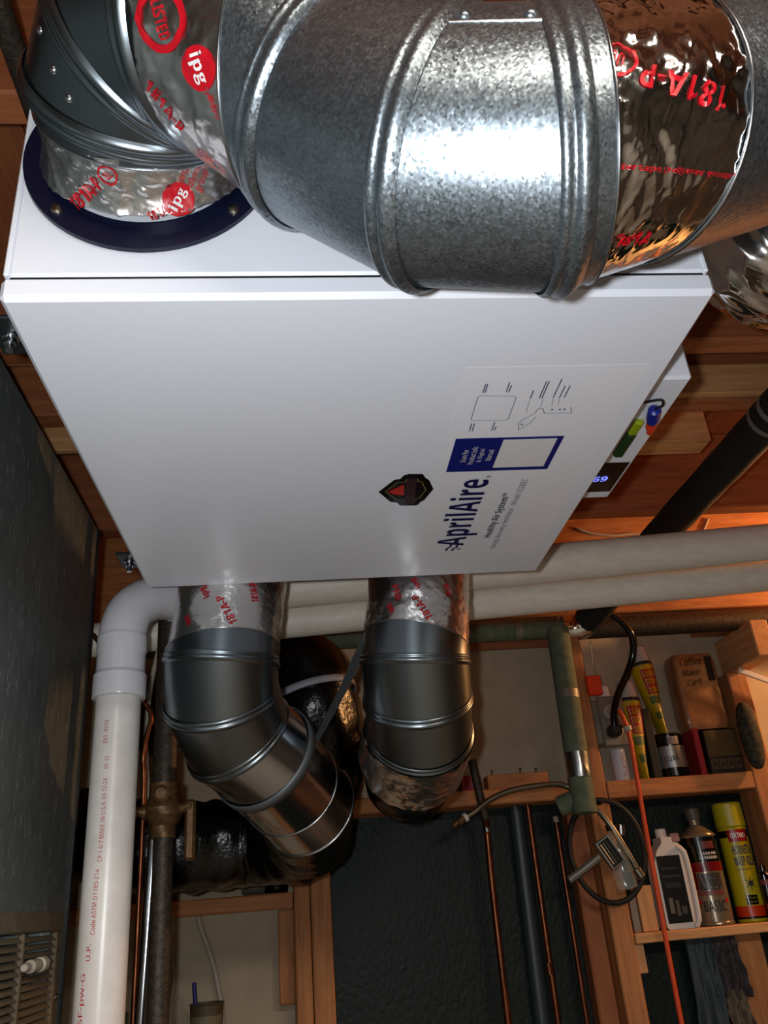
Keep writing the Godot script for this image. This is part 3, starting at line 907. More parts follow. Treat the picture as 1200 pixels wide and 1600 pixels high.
	# foil-wrapped flexible duct beyond the right end of the unit
	o = thing("foil_flex_duct", "crumpled foil-wrapped flexible duct hanging past the control box end of the unit", "duct", Vector3(0.42, 1.98, -0.06))
	var st := st_new()
	sweep(st, curve([Vector3(0.425, 2.14, -0.11), Vector3(0.40, 2.06, -0.105), Vector3(0.396, 2.01, -0.105), Vector3(0.44, 1.995, -0.125), Vector3(0.56, 2.01, -0.17), Vector3(0.72, 2.03, -0.22), Vector3(1.5, 2.05, -0.30)], 0.005), func(s, th):
		var q := Vector3(cos(th), sin(th), s * 24.0)
		return 0.060 + 0.007 * noise_a.get_noise_3d(q.x * 1.4, q.y * 1.4, q.z * 0.7) + 0.009 * abs(noise_a.get_noise_3d(q.x * 3.4 + 9.0, q.y * 3.4, q.z * 0.5)) + 0.004 * abs(noise_a.get_noise_3d(q.x * 7.0 + 3.0, q.y * 7.0, q.z * 1.6)), 84)
	part(o, "foil_jacket", st, M.foil_mirror)
	var cd := drum(Vector3(0.403, 2.07, -0.106), Vector3(-0.1, -0.65, -0.03), 0.067, EYE - Vector3(0.4, 2.0, 0))
	cd.amp = 0.0025; cd.seed = 4.0
	part(o, "tape_band", duct_piece(cd, 0.05, null, -0.02, null, 0.0, 90, 14), M.foil)

func flex(path: Array, r: float, sd: float, pitch := 0.03) -> SurfaceTool:
	var st := st_new()
	var c := curve(path, 0.008)
	var total := 0.0
	for i in c.size() - 1: total += c[i].distance_to(c[i + 1])
	sweep(st, c, func(s, th):
		var q := Vector3(cos(th), sin(th), s * total / r)
		return r * (1.0 + 0.05 * sin(s * total / pitch * TAU) * (0.4 + 0.6 * noise_a.get_noise_2d(s * 9.0, sd)) + 0.07 * noise_a.get_noise_3d(q.x * 1.3 + sd, q.y * 1.3, q.z * 1.6)), 40)
	return st

func build_far_ducts():
	# left one: down from the port, then away and to the right
	var v := [Vector3(-0.165, 2.005, -0.584), Vector3(-0.165, 1.988, -0.640), Vector3(-0.1595, 1.915, -0.6657), Vector3(-0.1759, 1.7733, -0.6439), Vector3(-0.1781, 1.7275, -0.6697), Vector3(-0.1605, 1.6865, -0.7218), Vector3(-0.1274, 1.6609, -0.7508), Vector3(-0.0925, 1.6314, -0.8643), Vector3(-0.0643, 1.603, -0.923)]
	var R := 0.0775
	var o := thing("offset_duct", "galvanised elbow duct bending to an open-rimmed mirror-bright pipe, beside the rusty gas pipe", "duct", v[4])
	var d := leg(v, 0, R)
	part(o, "port_stub", duct_piece(d, d.len, null, 0.0, mitre(v, 1), 0.0), M.galv_plain)
	d = leg(v, 1, R)
	part(o, "port_stub", duct_piece(d, d.len, mitre(v, 1), 0.0, mitre(v, 2), 0.0), M.galv_plain)
	d = leg(v, 2, 0.0765)
	d.amp = 0.0012; d.seed = 31.0
	var tp := part(o, "foil_tape", duct_piece(d, d.len, mitre(v, 2), 0.0, tilted(d, 0.15), d.len - 0.134, 130, 30), M.foil, "crinkled silver foil tape with red print")
	tape_print(tp, d, [["181A-P", true, 0.104, 0.004, 5.3, 0.046, 0.011], ["ipg", true, 0.077, 0.038, 5.3, 0.02, 0.012], ["181A-P", true, 0.070, -0.030, 5.0, 0.028, 0.011], ["ipg", true, 0.1165, 0.058, 5.3, 0.016, 0.010]])
	d = leg(v, 2, R)
	var el := part(o, "elbow_collar", duct_piece(d, d.len, tilted(d, 0.15), 0.130, mitre(v, 3), 0.0), M.galv_plain)
	part(el, "rim", seam(d, 0.130, tilted(d, 0.15), LIP), M.galv_edge)
	part(el, "seam_bead", seam(d, d.len, mitre(v, 3), BEAD, 0.6), M.galv_plain)
	for k in [3, 4]:
		d = leg(v, k, R)
		el = part(o, "elbow_gore", duct_piece(d, d.len, mitre(v, k), 0.0, mitre(v, k + 1), 0.0), M.galv_plain)
		part(el, "seam_bead", seam(d, d.len, mitre(v, k + 1), BEAD, 0.6), M.galv_plain)
	d = leg(v, 5, R)
	part(o, "elbow_collar", duct_piece(d, d.len, mitre(v, 5), 0.0, mitre(v, 6), 0.0), M.chrome)
	d = leg(v, 6, R + 0.0005)
	d.amp = 0.0005; d.seed = 37.0
	el = part(o, "mirror_pipe", duct_piece(d, d.len, mitre(v, 6), 0.0, mitre(v, 7), 0.0, 96, 16), M.chrome, "mirror-bright foil-faced pipe")
	d.amp = 0.0
	part(el, "rim", seam(d, d.len, mitre(v, 7), LIP, 1.6), M.galv_edge)
	d = leg(v, 7, R + 0.001)
	el = part(o, "mirror_pipe", duct_piece(d, d.len, mitre(v, 7), 0.0, null, 0.0), M.chrome)
	part(el, "rim", seam(d, d.len, null, LIP, 2.0), M.galv_edge)
	# the strap that carries it
	var sd := drum(v[6], mitre(v, 6), R + 0.0025, EYE - v[6])
	var s := thing("hanger_strap", "flat grey metal strap slung round the mirror-bright pipe up to the joists", "strap", v[6])
	part(s, "loop", seam(sd, 0.004, null, BAND, 0.75), M.strap)
	var st := st_new()
	var rp := [Vector3(0.09, 2.199, -0.70), Vector3(0.085, 2.15, -0.755), Vector3(0.059, 1.903, -0.78), Vector3(0.010, 1.785, -0.775), Vector3(-0.040, 1.692, -0.745), Vector3(-0.052, 1.672, -0.738)]
	var rings := []
	var cv := curve(rp, 0.02)
	for i in cv.size():
		var f := float(i) / (cv.size() - 1)
		var side := Vector3(0.92, -0.3, 0.2).lerp(Vector3(0.45, -0.15, 0.88), clamp((f - 0.45) * 1.8, 0, 1)).normalized() * 0.0095
		var out := Vector3(0, 0, 0.0006)
		rings.append(PackedVector3Array([cv[i] - side - out, cv[i] + side - out, cv[i] + side + out, cv[i] - side + out]))
	for i in rings.size() - 1: skin(st, [rings[i], rings[i + 1]], true, -1)
	part(s, "strap_tail", st, M.strap)
	# right one
	v = [Vector3(0.125, 2.005, -0.584), Vector3(0.125, 1.988, -0.645), Vector3(0.118, 1.915, -0.684), Vector3(0.0965, 1.7664, -0.6690), Vector3(0.0988, 1.7193, -0.700), Vector3(0.1025, 1.6828, -0.7405), Vector3(0.0993, 1.6558, -0.8355)]
	o = thing("offset_duct", "galvanised elbow duct ending in crumpled bronze-tinted foil, before the beige wall board", "duct", v[4])
	d = leg(v, 0, R)
	part(o, "port_stub", duct_piece(d, d.len, null, 0.0, mitre(v, 1), 0.0), M.galv_plain)
	d = leg(v, 1, R)
	part(o, "port_stub", duct_piece(d, d.len, mitre(v, 1), 0.0, mitre(v, 2), 0.0), M.galv_plain)
	d = leg(v, 2, 0.0765)
	d.amp = 0.0014; d.seed = 43.0
	tp = part(o, "foil_tape", duct_piece(d, d.len, mitre(v, 2), 0.0, tilted(d, -0.1), d.len - 0.128, 130, 30), M.foil, "crinkled silver foil tape with red print")
	tape_print(tp, d, [["181A-P", true, 0.102, -0.006, 5.3, 0.042, 0.011], ["ipg", true, 0.066, 0.004, 5.3, 0.018, 0.010], ["181A-P", true, 0.078, 0.031, 5.0, 0.026, 0.010], ["ipg", true, 0.102, 0.040, 5.3, 0.016, 0.010], ["181A", true, 0.068, -0.044, 5.0, 0.02, 0.010]])
	d = leg(v, 2, R)
	var slant := tilted(d, -0.1)
	el = part(o, "elbow_collar", duct_piece(d, d.len, slant, 0.124, mitre(v, 3), 0.0), M.galv_plain)
	part(el, "rim", seam(d, 0.124, slant, LIP), M.galv_edge)
	part(el, "seam_bead", seam(d, d.len, mitre(v, 3), BEAD, 0.6), M.galv_plain)
	for k in [3, 4]:
		d = leg(v, k, R)
		el = part(o, "elbow_gore", duct_piece(d, d.len, mitre(v, k), 0.0, mitre(v, k + 1), 0.0), M.galv_plain)
		part(el, "seam_bead", seam(d, d.len, mitre(v, k + 1), BEAD, 0.6), M.galv_plain)
	d = leg(v, 5, 0.0825)
	d.amp = 0.0028; d.seed = 53.0
	part(o, "foil_wrap", duct_piece(d, d.len, mitre(v, 5), 0.002, null, 0.0, 120, 34), M.foil, "crumpled foil wrapping")
	# black plastic flexible ducts behind
	o = thing("flexible_duct", "glossy black plastic flexible duct arching behind the strap with a pale band", "duct", Vector3(-0.03, 1.7, -1.15))
	part(o, "black_jacket", flex([Vector3(-0.40, 1.86, -1.40), Vector3(-0.26, 1.90, -1.26), Vector3(-0.15, 1.905, -1.17), Vector3(-0.075, 1.885, -1.12), Vector3(-0.05, 1.82, -1.105), Vector3(-0.045, 1.755, -1.125), Vector3(-0.04, 1.71, -1.21), Vector3(-0.04, 1.70, -1.45)], 0.082, 2.0), M.black_plastic)
	var pb := drum(Vector3(-0.052, 1.825, -1.106), Vector3(0.22, -1, 0.1), 0.087, EYE - Vector3(0, 1.8, -1.1))
	part(o, "pale_band", seam(pb, 0.0, null, BAND, 0.6), mat(Color(0.62, 0.62, 0.66), 0.5))
	o = thing("flexible_duct", "black plastic flexible duct fixed to the crumpled foil of the galvanised elbow", "duct", Vector3(0.1, 1.66, -1.0))
	part(o, "black_jacket", flex([Vector3(0.0993, 1.6558, -0.830), Vector3(0.105, 1.650, -0.95), Vector3(0.12, 1.66, -1.10), Vector3(0.135, 1.72, -1.25), Vector3(0.14, 1.76, -1.42)], 0.072, 5.0), M.black_plastic)
	o = thing("flexible_duct", "black plastic flexible duct sagging behind the gas valve", "duct", Vector3(-0.22, 1.55, -1.16))
	part(o, "black_jacket", flex([Vector3(-0.080, 1.615, -0.900), Vector3(-0.066, 1.59, -1.01), Vector3(-0.09, 1.575, -1.10), Vector3(-0.17, 1.58, -1.16), Vector3(-0.28, 1.575, -1.14), Vector3(-0.40, 1.59, -1.16), Vector3(-0.58, 1.65, -1.25)], 0.076, 9.0, 0.04), M.black_plastic)
	part(o, "foil_scrap", flex([Vector3(-0.105, 1.568, -1.075), Vector3(-0.085, 1.545, -1.09), Vector3(-0.05, 1.535, -1.10)], 0.024, 14.0, 0.012), M.foil_mirror, "crumpled foil end")

# ---------------------------------------------------------------- pipes
func pipe_line(st: SurfaceTool, a: Vector3, b: Vector3, r: float, n := 28):
	sweep(st, PackedVector3Array([a, a.lerp(b, 0.5), b]), r, n)

func straight(a: Vector3, b: Vector3, r: float, n := 28) -> ArrayMesh:
	var st := st_new()
	pipe_line(st, a, b, r, n)
	return done(st)

func band_on(a: Vector3, b: Vector3, s: float, w: float, r: float, sd := 0.0, amp := 0.0006) -> ArrayMesh:
	var d := drum(a, b - a, r, EYE - a)
	d.amp = amp; d.seed = sd
	return duct_piece(d, s + w, null, s, null, 0.0, 40, 6)

func build_pipes():
	# white drain pipe: riser, coupling, sweep elbow and its run to the right
	var o := thing("plastic_pipe", "clean white plastic pipe rising beside the furnace, with a sweep elbow and red print", "pipe", Vector3(-0.32, 0, -0.68))
	var ra := Vector3(-0.32, 0.0, -0.68)
	var rb := Vector3(-0.32, 1.745, -0.68)
	var rp := part(o, "riser", straight(ra, rb, 0.0302, 40), M.pvc)
	var d := drum(ra, Vector3.UP, 0.0302, EYE - (ra + rb) * 0.5)
	for q in [["NSF-pw-G", 1.375, -0.0215, 0.062, 0.0085], ["U.P.", 1.4285, -0.0170, 0.018, 0.0060], ["Code ASTM D1785-21a", 1.4830, -0.0135, 0.072, 0.0060], ["CP-1-0-7 MADE IN U.S.A. 01-12-24", 1.578, -0.0105, 0.100, 0.0058], ["01-32", 1.6480, -0.0105, 0.016, 0.0055], ["EXT. 9519", 1.688, -0.0140, 0.030, 0.0060]]:
		part(rp, "red_print", drum_text(d, q[0], false, q[1], q[2], PI / 2, q[3], q[4], 0.0003), M.red_ink)
	part(o, "coupling", turn_mesh(Vector3(-0.32, 1.737, -0.68), Vector3.UP, [Vector2(0.0302, 0), Vector2(0.0358, 0.001), Vector2(0.0362, 0.003), Vector2(0.0362, 0.032), Vector2(0.0340, 0.036), Vector2(0.0335, 0.037)], 40), M.pvc_fitting)
	var st := st_new()
	sweep(st, curve([Vector3(-0.32, 1.772, -0.68), Vector3(-0.32, 1.815, -0.68), Vector3(-0.319, 1.842, -0.681), Vector3(-0.311, 1.870, -0.69), Vector3(-0.290, 1.894, -0.712), Vector3(-0.262, 1.905, -0.742), Vector3(-0.235, 1.909, -0.768)], 0.006), 0.0333, 36)
	var eb := part(o, "sweep_elbow", st, M.pvc_fitting)
	part(eb, "hub", turn_mesh(Vector3(-0.32, 1.802, -0.68), Vector3.UP, [Vector2(0.0333, 0), Vector2(0.0345, 0.001), Vector2(0.0345, 0.022), Vector2(0.0333, 0.026)], 40), M.pvc_fitting)
	part(eb, "hub", turn_mesh(Vector3(-0.262, 1.905, -0.742), Vector3(0.027, 0.004, -0.026), [Vector2(0.0333, -0.002), Vector2(0.0355, 0.0), Vector2(0.0355, 0.032), Vector2(0.031, 0.036)], 40), M.pvc_fitting)
	st = st_new()
	sweep(st, curve([Vector3(-0.24, 1.908, -0.763), Vector3(-0.20, 1.925, -0.82), Vector3(-0.15, 1.960, -0.90), Vector3(-0.10, 1.981, -0.925), Vector3(-0.06, 1.984, -0.927)], 0.01), 0.0302, 32)
	part(o, "offset_run", st, M.pvc)
	part(o, "level_run", straight(Vector3(-0.10, 1.982, -0.926), Vector3(2.49, 2.145, -0.98), 0.0365, 36), M.pvc_dusty, "dusty white run under the joists")
	o = thing("plastic_pipe", "dusty white plastic pipe running level just under its twin below the joists", "pipe", Vector3(0, 1.93, -0.94))
	part(o, "level_run", straight(Vector3(-1.79, 1.840, -0.934), Vector3(2.49, 2.085, -1.049), 0.0302, 36), M.pvc_dusty)
	for x in [-0.55, 1.2]:
		var y: float = 1.840 + (x + 1.79) * 0.0572
		var z: float = -0.934 - (x + 1.79) * 0.0269
		part(o, "hanger", tube([Vector3(x, 2.39, z), Vector3(x, y + 0.03, z)], 0.002, 8, 0.1), M.galv_edge)
	# rusty gas pipe and valve
	o = thing("gas_pipe", "rusty iron gas pipe with a brass lever valve beside the white riser", "pipe", Vector3(-0.284, 0, -0.86))
	part(o, "upper_pipe", straight(Vector3(-0.284, 1.642, -0.86), Vector3(-0.287, 2.388, -0.86), 0.0185, 28), M.iron)
	part(o, "lower_pipe", straight(Vector3(-0.276, 0.0, -0.86), Vector3(-0.282, 1.575, -0.86), 0.0150, 28), M.iron)
	var vb := part(o, "valve_body", turn_mesh(Vector3(-0.283, 1.568, -0.86), Vector3(0, 1, 0), [Vector2(0.0195, 0), Vector2(0.0195, 0.017), Vector2(0.0225, 0.021), Vector2(0.029, 0.032), Vector2(0.030, 0.043), Vector2(0.025, 0.055), Vector2(0.023, 0.062), Vector2(0.023, 0.079)], 8), M.brass)
	part(vb, "plug", turn_mesh(Vector3(-0.308, 1.607, -0.86), Vector3(-1, 0.05, 0.1), [Vector2(0.011, 0), Vector2(0.011, 0.007), Vector2(0.0075, 0.008), Vector2(0.0075, 0.019), Vector2(0.005, 0.022)], 10), M.brass)
	part(vb, "face_boss", turn_mesh(Vector3(-0.283, 1.629, -0.837), Vector3(0, 0, 1), [Vector2(0.013, 0), Vector2(0.013, 0.006), Vector2(0.008, 0.009), Vector2(0.006, 0.009)], 14), M.brass)
	part(vb, "stem", turn_mesh(Vector3(-0.258, 1.609, -0.855), Vector3(1, 0.1, 0.1), [Vector2(0.0075, 0), Vector2(0.0075, 0.017), Vector2(0.006, 0.019)], 12), M.brass)
	part(vb, "lever", bx(Vector3(-0.250, 1.534, -0.862), Vector3(-0.234, 1.620, -0.848), 0.004), M.brass)
	o = thing("copper_line", "thin bent copper line looping past the white riser and down by the gas valve", "pipe", Vector3(-0.324, 0, -0.9))
	part(o, "line", tube([Vector3(-0.424, 1.910, -0.915), Vector3(-0.413, 1.897, -0.915), Vector3(-0.367, 1.828, -0.915), Vector3(-0.320, 1.772, -0.915), Vector3(-0.322, 1.742, -0.915), Vector3(-0.328, 1.70, -0.915), Vector3(-0.326, 1.62, -0.925), Vector3(-0.326, 1.2, -0.925), Vector3(-0.326, 0.0, -0.925)], 0.0042, 10, 0.02), M.copper)
	o = thing("chrome_tube", "polished chrome tube leaning beside the gas pipe", "tube", Vector3(-0.33, 0, -0.905))
	part(o, "tube", straight(Vector3(-0.352, 0.0, -0.89), Vector3(-0.303, 1.575, -0.905), 0.0095, 20), M.chrome)
	o = thing("white_cable", "flat off-white cable hanging behind the rusty gas pipe", "cable", Vector3(-0.33, 1.5, -1.022))
	part(o, "sheath", tube([Vector3(-0.30, 2.2, -1.022), Vector3(-0.325, 1.95, -1.022), Vector3(-0.342, 1.84, -1.022), Vector3(-0.346, 1.749, -1.022), Vector3(-0.338, 1.66, -1.022), Vector3(-0.328, 1.60, -1.022), Vector3(-0.317, 1.53, -1.022), Vector3(-0.312, 1.2, -1.022), Vector3(-0.312, 0.0, -1.022)], 0.0045, 10, 0.03), M.white_cord)
	o = thing("metal_conduit", "grey metal conduit fixed along the joists over the furnace side of the unit", "conduit", Vector3(-0.304, 2.16, 0))
	part(o, "tube", straight(Vector3(-0.304, 2.178, -1.5), Vector3(-0.304, 2.172, 2.69), 0.0108, 18), M.iron)
	# green insulated pipe along the wall and down
	o = thing("insulated_pipe", "pale green insulated pipe with silver tape bands, turning down the stud", "pipe", Vector3(0.55, 1.6, -1.43))
	part(o, "level_sleeve", straight(Vector3(-0.5, 2.043, -1.45), Vector3(0.585, 2.040, -1.45), 0.0225, 24), M.green_sleeve)
	var va := Vector3(0.560, 2.035, -1.432)
	var vb2 := Vector3(0.546, 1.605, -1.42)
	part(o, "drop_sleeve", straight(va, vb2, 0.0275, 24), M.green_sleeve)
	part(o, "tape_band", band_on(va, vb2, 0.155, 0.020, 0.0285, 2.0), M.plate_grey)
	part(o, "tape_band", band_on(va, vb2, 0.300, 0.055, 0.0287, 5.0, 0.0012), M.galv_edge, "silver tape band")
	part(o, "tape_band", band_on(Vector3(-0.5, 2.043, -1.45), Vector3(0.585, 2.040, -1.45), 0.955, 0.016, 0.0235, 7.0), M.plate_grey)
	part(o, "side_stub", straight(Vector3(0.546, 1.640, -1.425), Vector3(0.500, 1.625, -1.45), 0.022, 20), M.green_sleeve)
	o = thing("iron_pipe", "dark speckled iron pipe along the top plate over the stud shelves", "pipe", Vector3(1.3, 2.045, -1.463))
	part(o, "pipe", straight(Vector3(0.60, 2.042, -1.462), Vector3(2.49, 2.048, -1.462), 0.0268, 28), M.iron)
	o = thing("insulated_pipe", "black foam-covered pipe crossing under the joists, with foil tape at its end", "pipe", Vector3(0.725, 2.14, -1.05))
	st = st_new()
	sweep(st, curve([Vector3(0.745, 2.386, -0.19), Vector3(0.745, 2.24, -0.195), Vector3(0.744, 2.165, -0.24), Vector3(0.742, 2.150, -0.4), Vector3(0.735, 2.146, -0.62), Vector3(0.722, 2.138, -1.05), Vector3(0.70, 2.115, -1.20), Vector3(0.636, 2.052, -1.425)], 0.03), func(s, th): return 0.034 + 0.001 * noise_a.get_noise_2d(s * 40.0, th), 26)
	part(o, "foam_sleeve", st, M.black_sleeve)
	part(o, "tape_ring", band_on(Vector3(0.742, 2.150, -0.4), Vector3(0.735, 2.146, -0.62), 0.245, 0.010, 0.0355, 3.0), M.plate_grey)
	part(o, "tape_ring", band_on(Vector3(0.742, 2.150, -0.4), Vector3(0.735, 2.146, -0.62), 0.212, 0.010, 0.0355, 8.0), M.plate_grey)
	part(o, "foil_wrap", flex([Vector3(0.655, 2.066, -1.415), Vector3(0.632, 2.048, -1.435), Vector3(0.605, 2.040, -1.447), Vector3(0.575, 2.041, -1.449)], 0.034, 21.0, 0.014), M.foil_mirror, "crumpled foil tape")
	for q in [0.0, 0.008]:
		part(o, "tie_wire", tube([Vector3(0.598 + q, 2.091, -1.462), Vector3(0.602 - q, 2.080, -1.457), Vector3(0.600 + q, 2.069, -1.452)], 0.0012, 6, 0.004), M.chrome)
	# copper drops before the green panel
	o = thing("copper_pipe", "brown copper pipe passing before the header, first of the drops before the green panel", "pipe", Vector3(0.33, 0, -1.485))
	part(o, "pipe", tube([Vector3(0.318, 1.745, -1.486), Vector3(0.326, 1.66, -1.486), Vector3(0.333, 1.606, -1.486), Vector3(0.334, 1.58, -1.49), Vector3(0.331, 1.3, -1.495), Vector3(0.331, 0.0, -1.495)], 0.0078, 14, 0.03), M.copper)
	part(o, "sleeve", straight(Vector3(0.318, 1.745, -1.486), Vector3(0.333, 1.612, -1.486), 0.0100, 14), M.iron)
	part(o, "solder_ring", turn_mesh(Vector3(0.3338, 1.586, -1.4895), Vector3.UP, [Vector2(0.0085, 0), Vector2(0.0085, 0.012)], 14), M.chrome)
	o = thing("copper_pipe", "bright copper pipe dropping from the header between two other drops", "pipe", Vector3(0.45, 0, -1.555))
	part(o, "pipe", straight(Vector3(0.447, 0.0, -1.552), Vector3(0.452, 1.644, -1.552), 0.0072, 14), M.copper)
	part(o, "solder_ring", turn_mesh(Vector3(0.4475, 1.29, -1.552), Vector3.UP, [Vector2(0.0086, 0), Vector2(0.0086, 0.022)], 14), M.copper)
	o = thing("copper_pipe", "short-topped copper pipe with a pale cap, nearest the insulated pipe", "pipe", Vector3(0.512, 0, -1.55))
	part(o, "pipe", straight(Vector3(0.509, 0.0, -1.552), Vector3(0.515, 1.605, -1.552), 0.0060, 14), M.copper)
	part(o, "cap", turn_mesh(Vector3(0.515, 1.600, -1.552), Vector3.UP, [Vector2(0.0068, 0), Vector2(0.0068, 0.012), Vector2(0.003, 0.015)], 12), M.white_cord)
	o = thing("painted_pipe", "blue-grey painted pipe standing against the green panel", "pipe", Vector3(0.415, 0, -1.578))
	part(o, "pipe", straight(Vector3(0.405, 0.0, -1.576), Vector3(0.428, 1.6435, -1.576), 0.0185, 24), mat(Color(0.17, 0.21, 0.225), 0.42))
	# cable across the rim board
	o = thing("white_cable", "thin white cable stapled across the rim board over the dusty pipes", "cable", Vector3(0.8, 2.33, -1.54))
	part(o, "sheath", tube([Vector3(0.70, 2.355, -1.541), Vector3(0.735, 2.338, -1.541), Vector3(0.80, 2.328, -1.541), Vector3(0.86, 2.330, -1.541), Vector3(0.93, 2.312, -1.541)], 0.0038, 8, 0.01), M.white_cord)
	o = thing("white_cable", "short pale wire crossing the sunny orange rim board at a slant", "cable", Vector3(1.12, 2.33, -1.54))
	o.set_meta("label", "short pale wire slanting down the rim board beside the black foam-covered pipe")
	part(o, "sheath", tube([Vector3(1.03, 2.29, -1.541), Vector3(1.06, 2.33, -1.541), Vector3(1.085, 2.368, -1.541)], 0.0034, 8, 0.01), M.white_cord)

# ---------------------------------------------------------------- things on the stud wall
func build_wall_items():
	var yu := 1.6785
	var yl := 1.356
	# electrical box, plug and cords
	var o := thing("outlet_box", "grey metal outlet plate on the stud with a black and an orange cord plugged in", "outlet", Vector3(0.685, 1.757, -1.52))
	part(o, "box", bx(Vector3(0.6345, 1.765, -1.565), Vector3(0.705, 1.870, -1.502), 0.003), M.plate_grey)
	var pt := part(o, "cover_plate", bx(Vector3(0.648, 1.757, -1.5015), Vector3(0.712, 1.877, -1.494), 0.003), M.plate_grey)
	part(pt, "socket", turn_mesh(Vector3(0.676, 1.838, -1.494), Vector3(0, 0, 1), [Vector2(0.017, 0), Vector2(0.017, 0.002), Vector2(0.0145, 0.003), Vector2(0.0145, 0.001)], 24), M.white_cord)
	part(pt, "socket", turn_mesh(Vector3(0.682, 1.793, -1.494), Vector3(0, 0, 1), [Vector2(0.017, 0), Vector2(0.017, 0.002), Vector2(0.0145, 0.003), Vector2(0.0145, 0.001)], 24), M.white_cord)
	o = thing("power_cord", "thick black power cord hanging in a bend to the outlet plate", "cord", Vector3(0.7, 1.78, -1.46))
	part(o, "cord", tube([Vector3(0.672, 2.066, -1.405), Vector3(0.705, 2.056, -1.417), Vector3(0.738, 2.018, -1.424), Vector3(0.746, 1.975, -1.445), Vector3(0.728, 1.928, -1.46), Vector3(0.690, 1.870, -1.462), Vector3(0.672, 1.825, -1.464), Vector3(0.670, 1.795, -1.468)], 0.0085, 14, 0.008), M.black_gloss)
	part(o, "plug", bx(Vector3(0.655, 1.775, -1.4905), Vector3(0.685, 1.802, -1.457), 0.006), M.black_matt)
	part(o, "plug_band", turn_mesh(Vector3(0.682, 1.803, -1.478), Vector3(0.5, 0.3, 0.1), [Vector2(0.012, -0.01), Vector2(0.013, -0.008), Vector2(0.013, 0.008), Vector2(0.012, 0.01)], 14), M.brass)
	o = thing("extension_cord", "orange extension cord dropping straight down before the shelves", "cord", Vector3(0.69, 1.3, -1.455))
	part(o, "cord", tube([Vector3(0.676, 1.838, -1.472), Vector3(0.686, 1.832, -1.462), Vector3(0.694, 1.80, -1.456), Vector3(0.6965, 1.757, -1.455), Vector3(0.690, 1.545, -1.455), Vector3(0.684, 1.188, -1.455), Vector3(0.68, 0.6, -1.455), Vector3(0.68, 0.0, -1.45)], 0.0052, 12, 0.02), M.orange_cord)
	part(o, "plug", turn_mesh(Vector3(0.676, 1.838, -1.4905), Vector3(0.1, 0, 1), [Vector2(0.010, 0), Vector2(0.011, 0.003), Vector2(0.010, 0.014), Vector2(0.006, 0.020)], 14), M.white_cord)
	part(o, "cord_tie", turn_mesh(Vector3(0.696, 1.790, -1.456), Vector3(0.1, -1, 0), [Vector2(0.006, -0.006), Vector2(0.010, -0.004), Vector2(0.010, 0.006), Vector2(0.006, 0.008)], 10), M.white_cord)
	o = thing("orange_tag", "small bright orange block stuck to the stud over the outlet plate", "tag", Vector3(0.65, 1.88, -1.49))
	part(o, "block", bx(Vector3(0.628, 1.880, -1.4995), Vector3(0.664, 1.928, -1.484), 0.002), mat(Color(0.85, 0.22, 0.03), 0.5))
	o = thing("white_cable", "thin pale wire hanging straight down the stud over the orange block", "cable", Vector3(0.65, 1.93, -1.49))
	part(o, "sheath", tube([Vector3(0.652, 2.012, -1.475), Vector3(0.653, 1.97, -1.485), Vector3(0.652, 1.9285, -1.490)], 0.0018, 6, 0.01), M.white_cord)
	# upper shelf
	o = thing("spray_bottle", "slim white bottle with a pale cap, standing behind the outlet plate", "bottle", Vector3(0.685, yu, -1.582))
	o.position = Vector3(0.686, yu, -1.545)
	var c := Vector3(0.690, yu, -1.5885)
	c.z = -1.545
	part(o, "body", turn_mesh(Vector3(0.690, yu, -1.535), Vector3.UP, [Vector2(0.0185, 0), Vector2(0.0195, 0.002), Vector2(0.0195, 0.074), Vector2(0.012, 0.076)], 28), mat(Color(0.70, 0.71, 0.76), 0.4))
	var d := drum(Vector3(0.690, yu, -1.535), Vector3.UP, 0.0195, EYE - c)
	part(o, "blue_print", drum_text(d, "SILICONE", false, 0.038, 0.010, PI / 2, 0.055, 0.008, 0.0003), mat(Color(0.12, 0.16, 0.42), 0.5))
	o = thing("bottle_cap", "white conical cap of a bottle tucked behind the outlet plate", "cap", Vector3(0.685, 1.871, -1.535))
	part(o, "cap", turn_mesh(Vector3(0.682, 1.8705, -1.535), Vector3.UP, [Vector2(0.0175, 0), Vector2(0.0165, 0.03), Vector2(0.014, 0.038), Vector2(0.010, 0.040)], 24), M.pale_ink)
	squeeze_tube("yellow squeeze tube with white cap, standing on the shelf board beside the outlet plate", Vector3(0.742, yu, -1.535), 0.0, 1.0)
	squeeze_tube("yellow squeeze tube with white cap, standing on the squat silver-labelled can", Vector3(0.818, 1.7845, -1.548), 0.10, 0.93)
	o = thing("dark_carton", "narrow dark green carton standing between the squeeze tube and silver-labelled can", "box", Vector3(0.772, yu, -1.56))
	part(o, "carton", bx(Vector3(0.762, yu, -1.594), Vector3(0.783, 1.845, -1.515), 0.002), mat(Color(0.035, 0.06, 0.05), 0.5))
	o = thing("black_can", "squat black can with a silver label", "can", Vector3(0.824, yu, -1.548))
	part(o, "body", turn_mesh(Vector3(0.824, yu, -1.548), Vector3.UP, [Vector2(0.036, 0), Vector2(0.0385, 0.003), Vector2(0.0385, 0.098), Vector2(0.036, 0.102), Vector2(0.034, 0.102), Vector2(0.034, 0.1045)], 36), M.black_gloss)
	d = drum(Vector3(0.824, yu, -1.548), Vector3.UP, 0.0385, EYE - Vector3(0.824, yu, -1.548))
	var lb := part(o, "silver_label", drum_patch(d, 0.022, 0.073, -0.055, 0.055, 0.0005, 24), mat(Color(0.52, 0.52, 0.53), 0.33, 0.7))
	part(lb, "lettering", drum_text(d, "CURE", true, 0.043, 0.004, 0.12, 0.034, 0.012, 0.001), M.dark_ink)
	part(o, "pale_sticker", drum_patch(d, 0.076, 0.095, 0.002, 0.03, 0.0006, 8), mat(Color(0.45, 0.43, 0.42), 0.5))
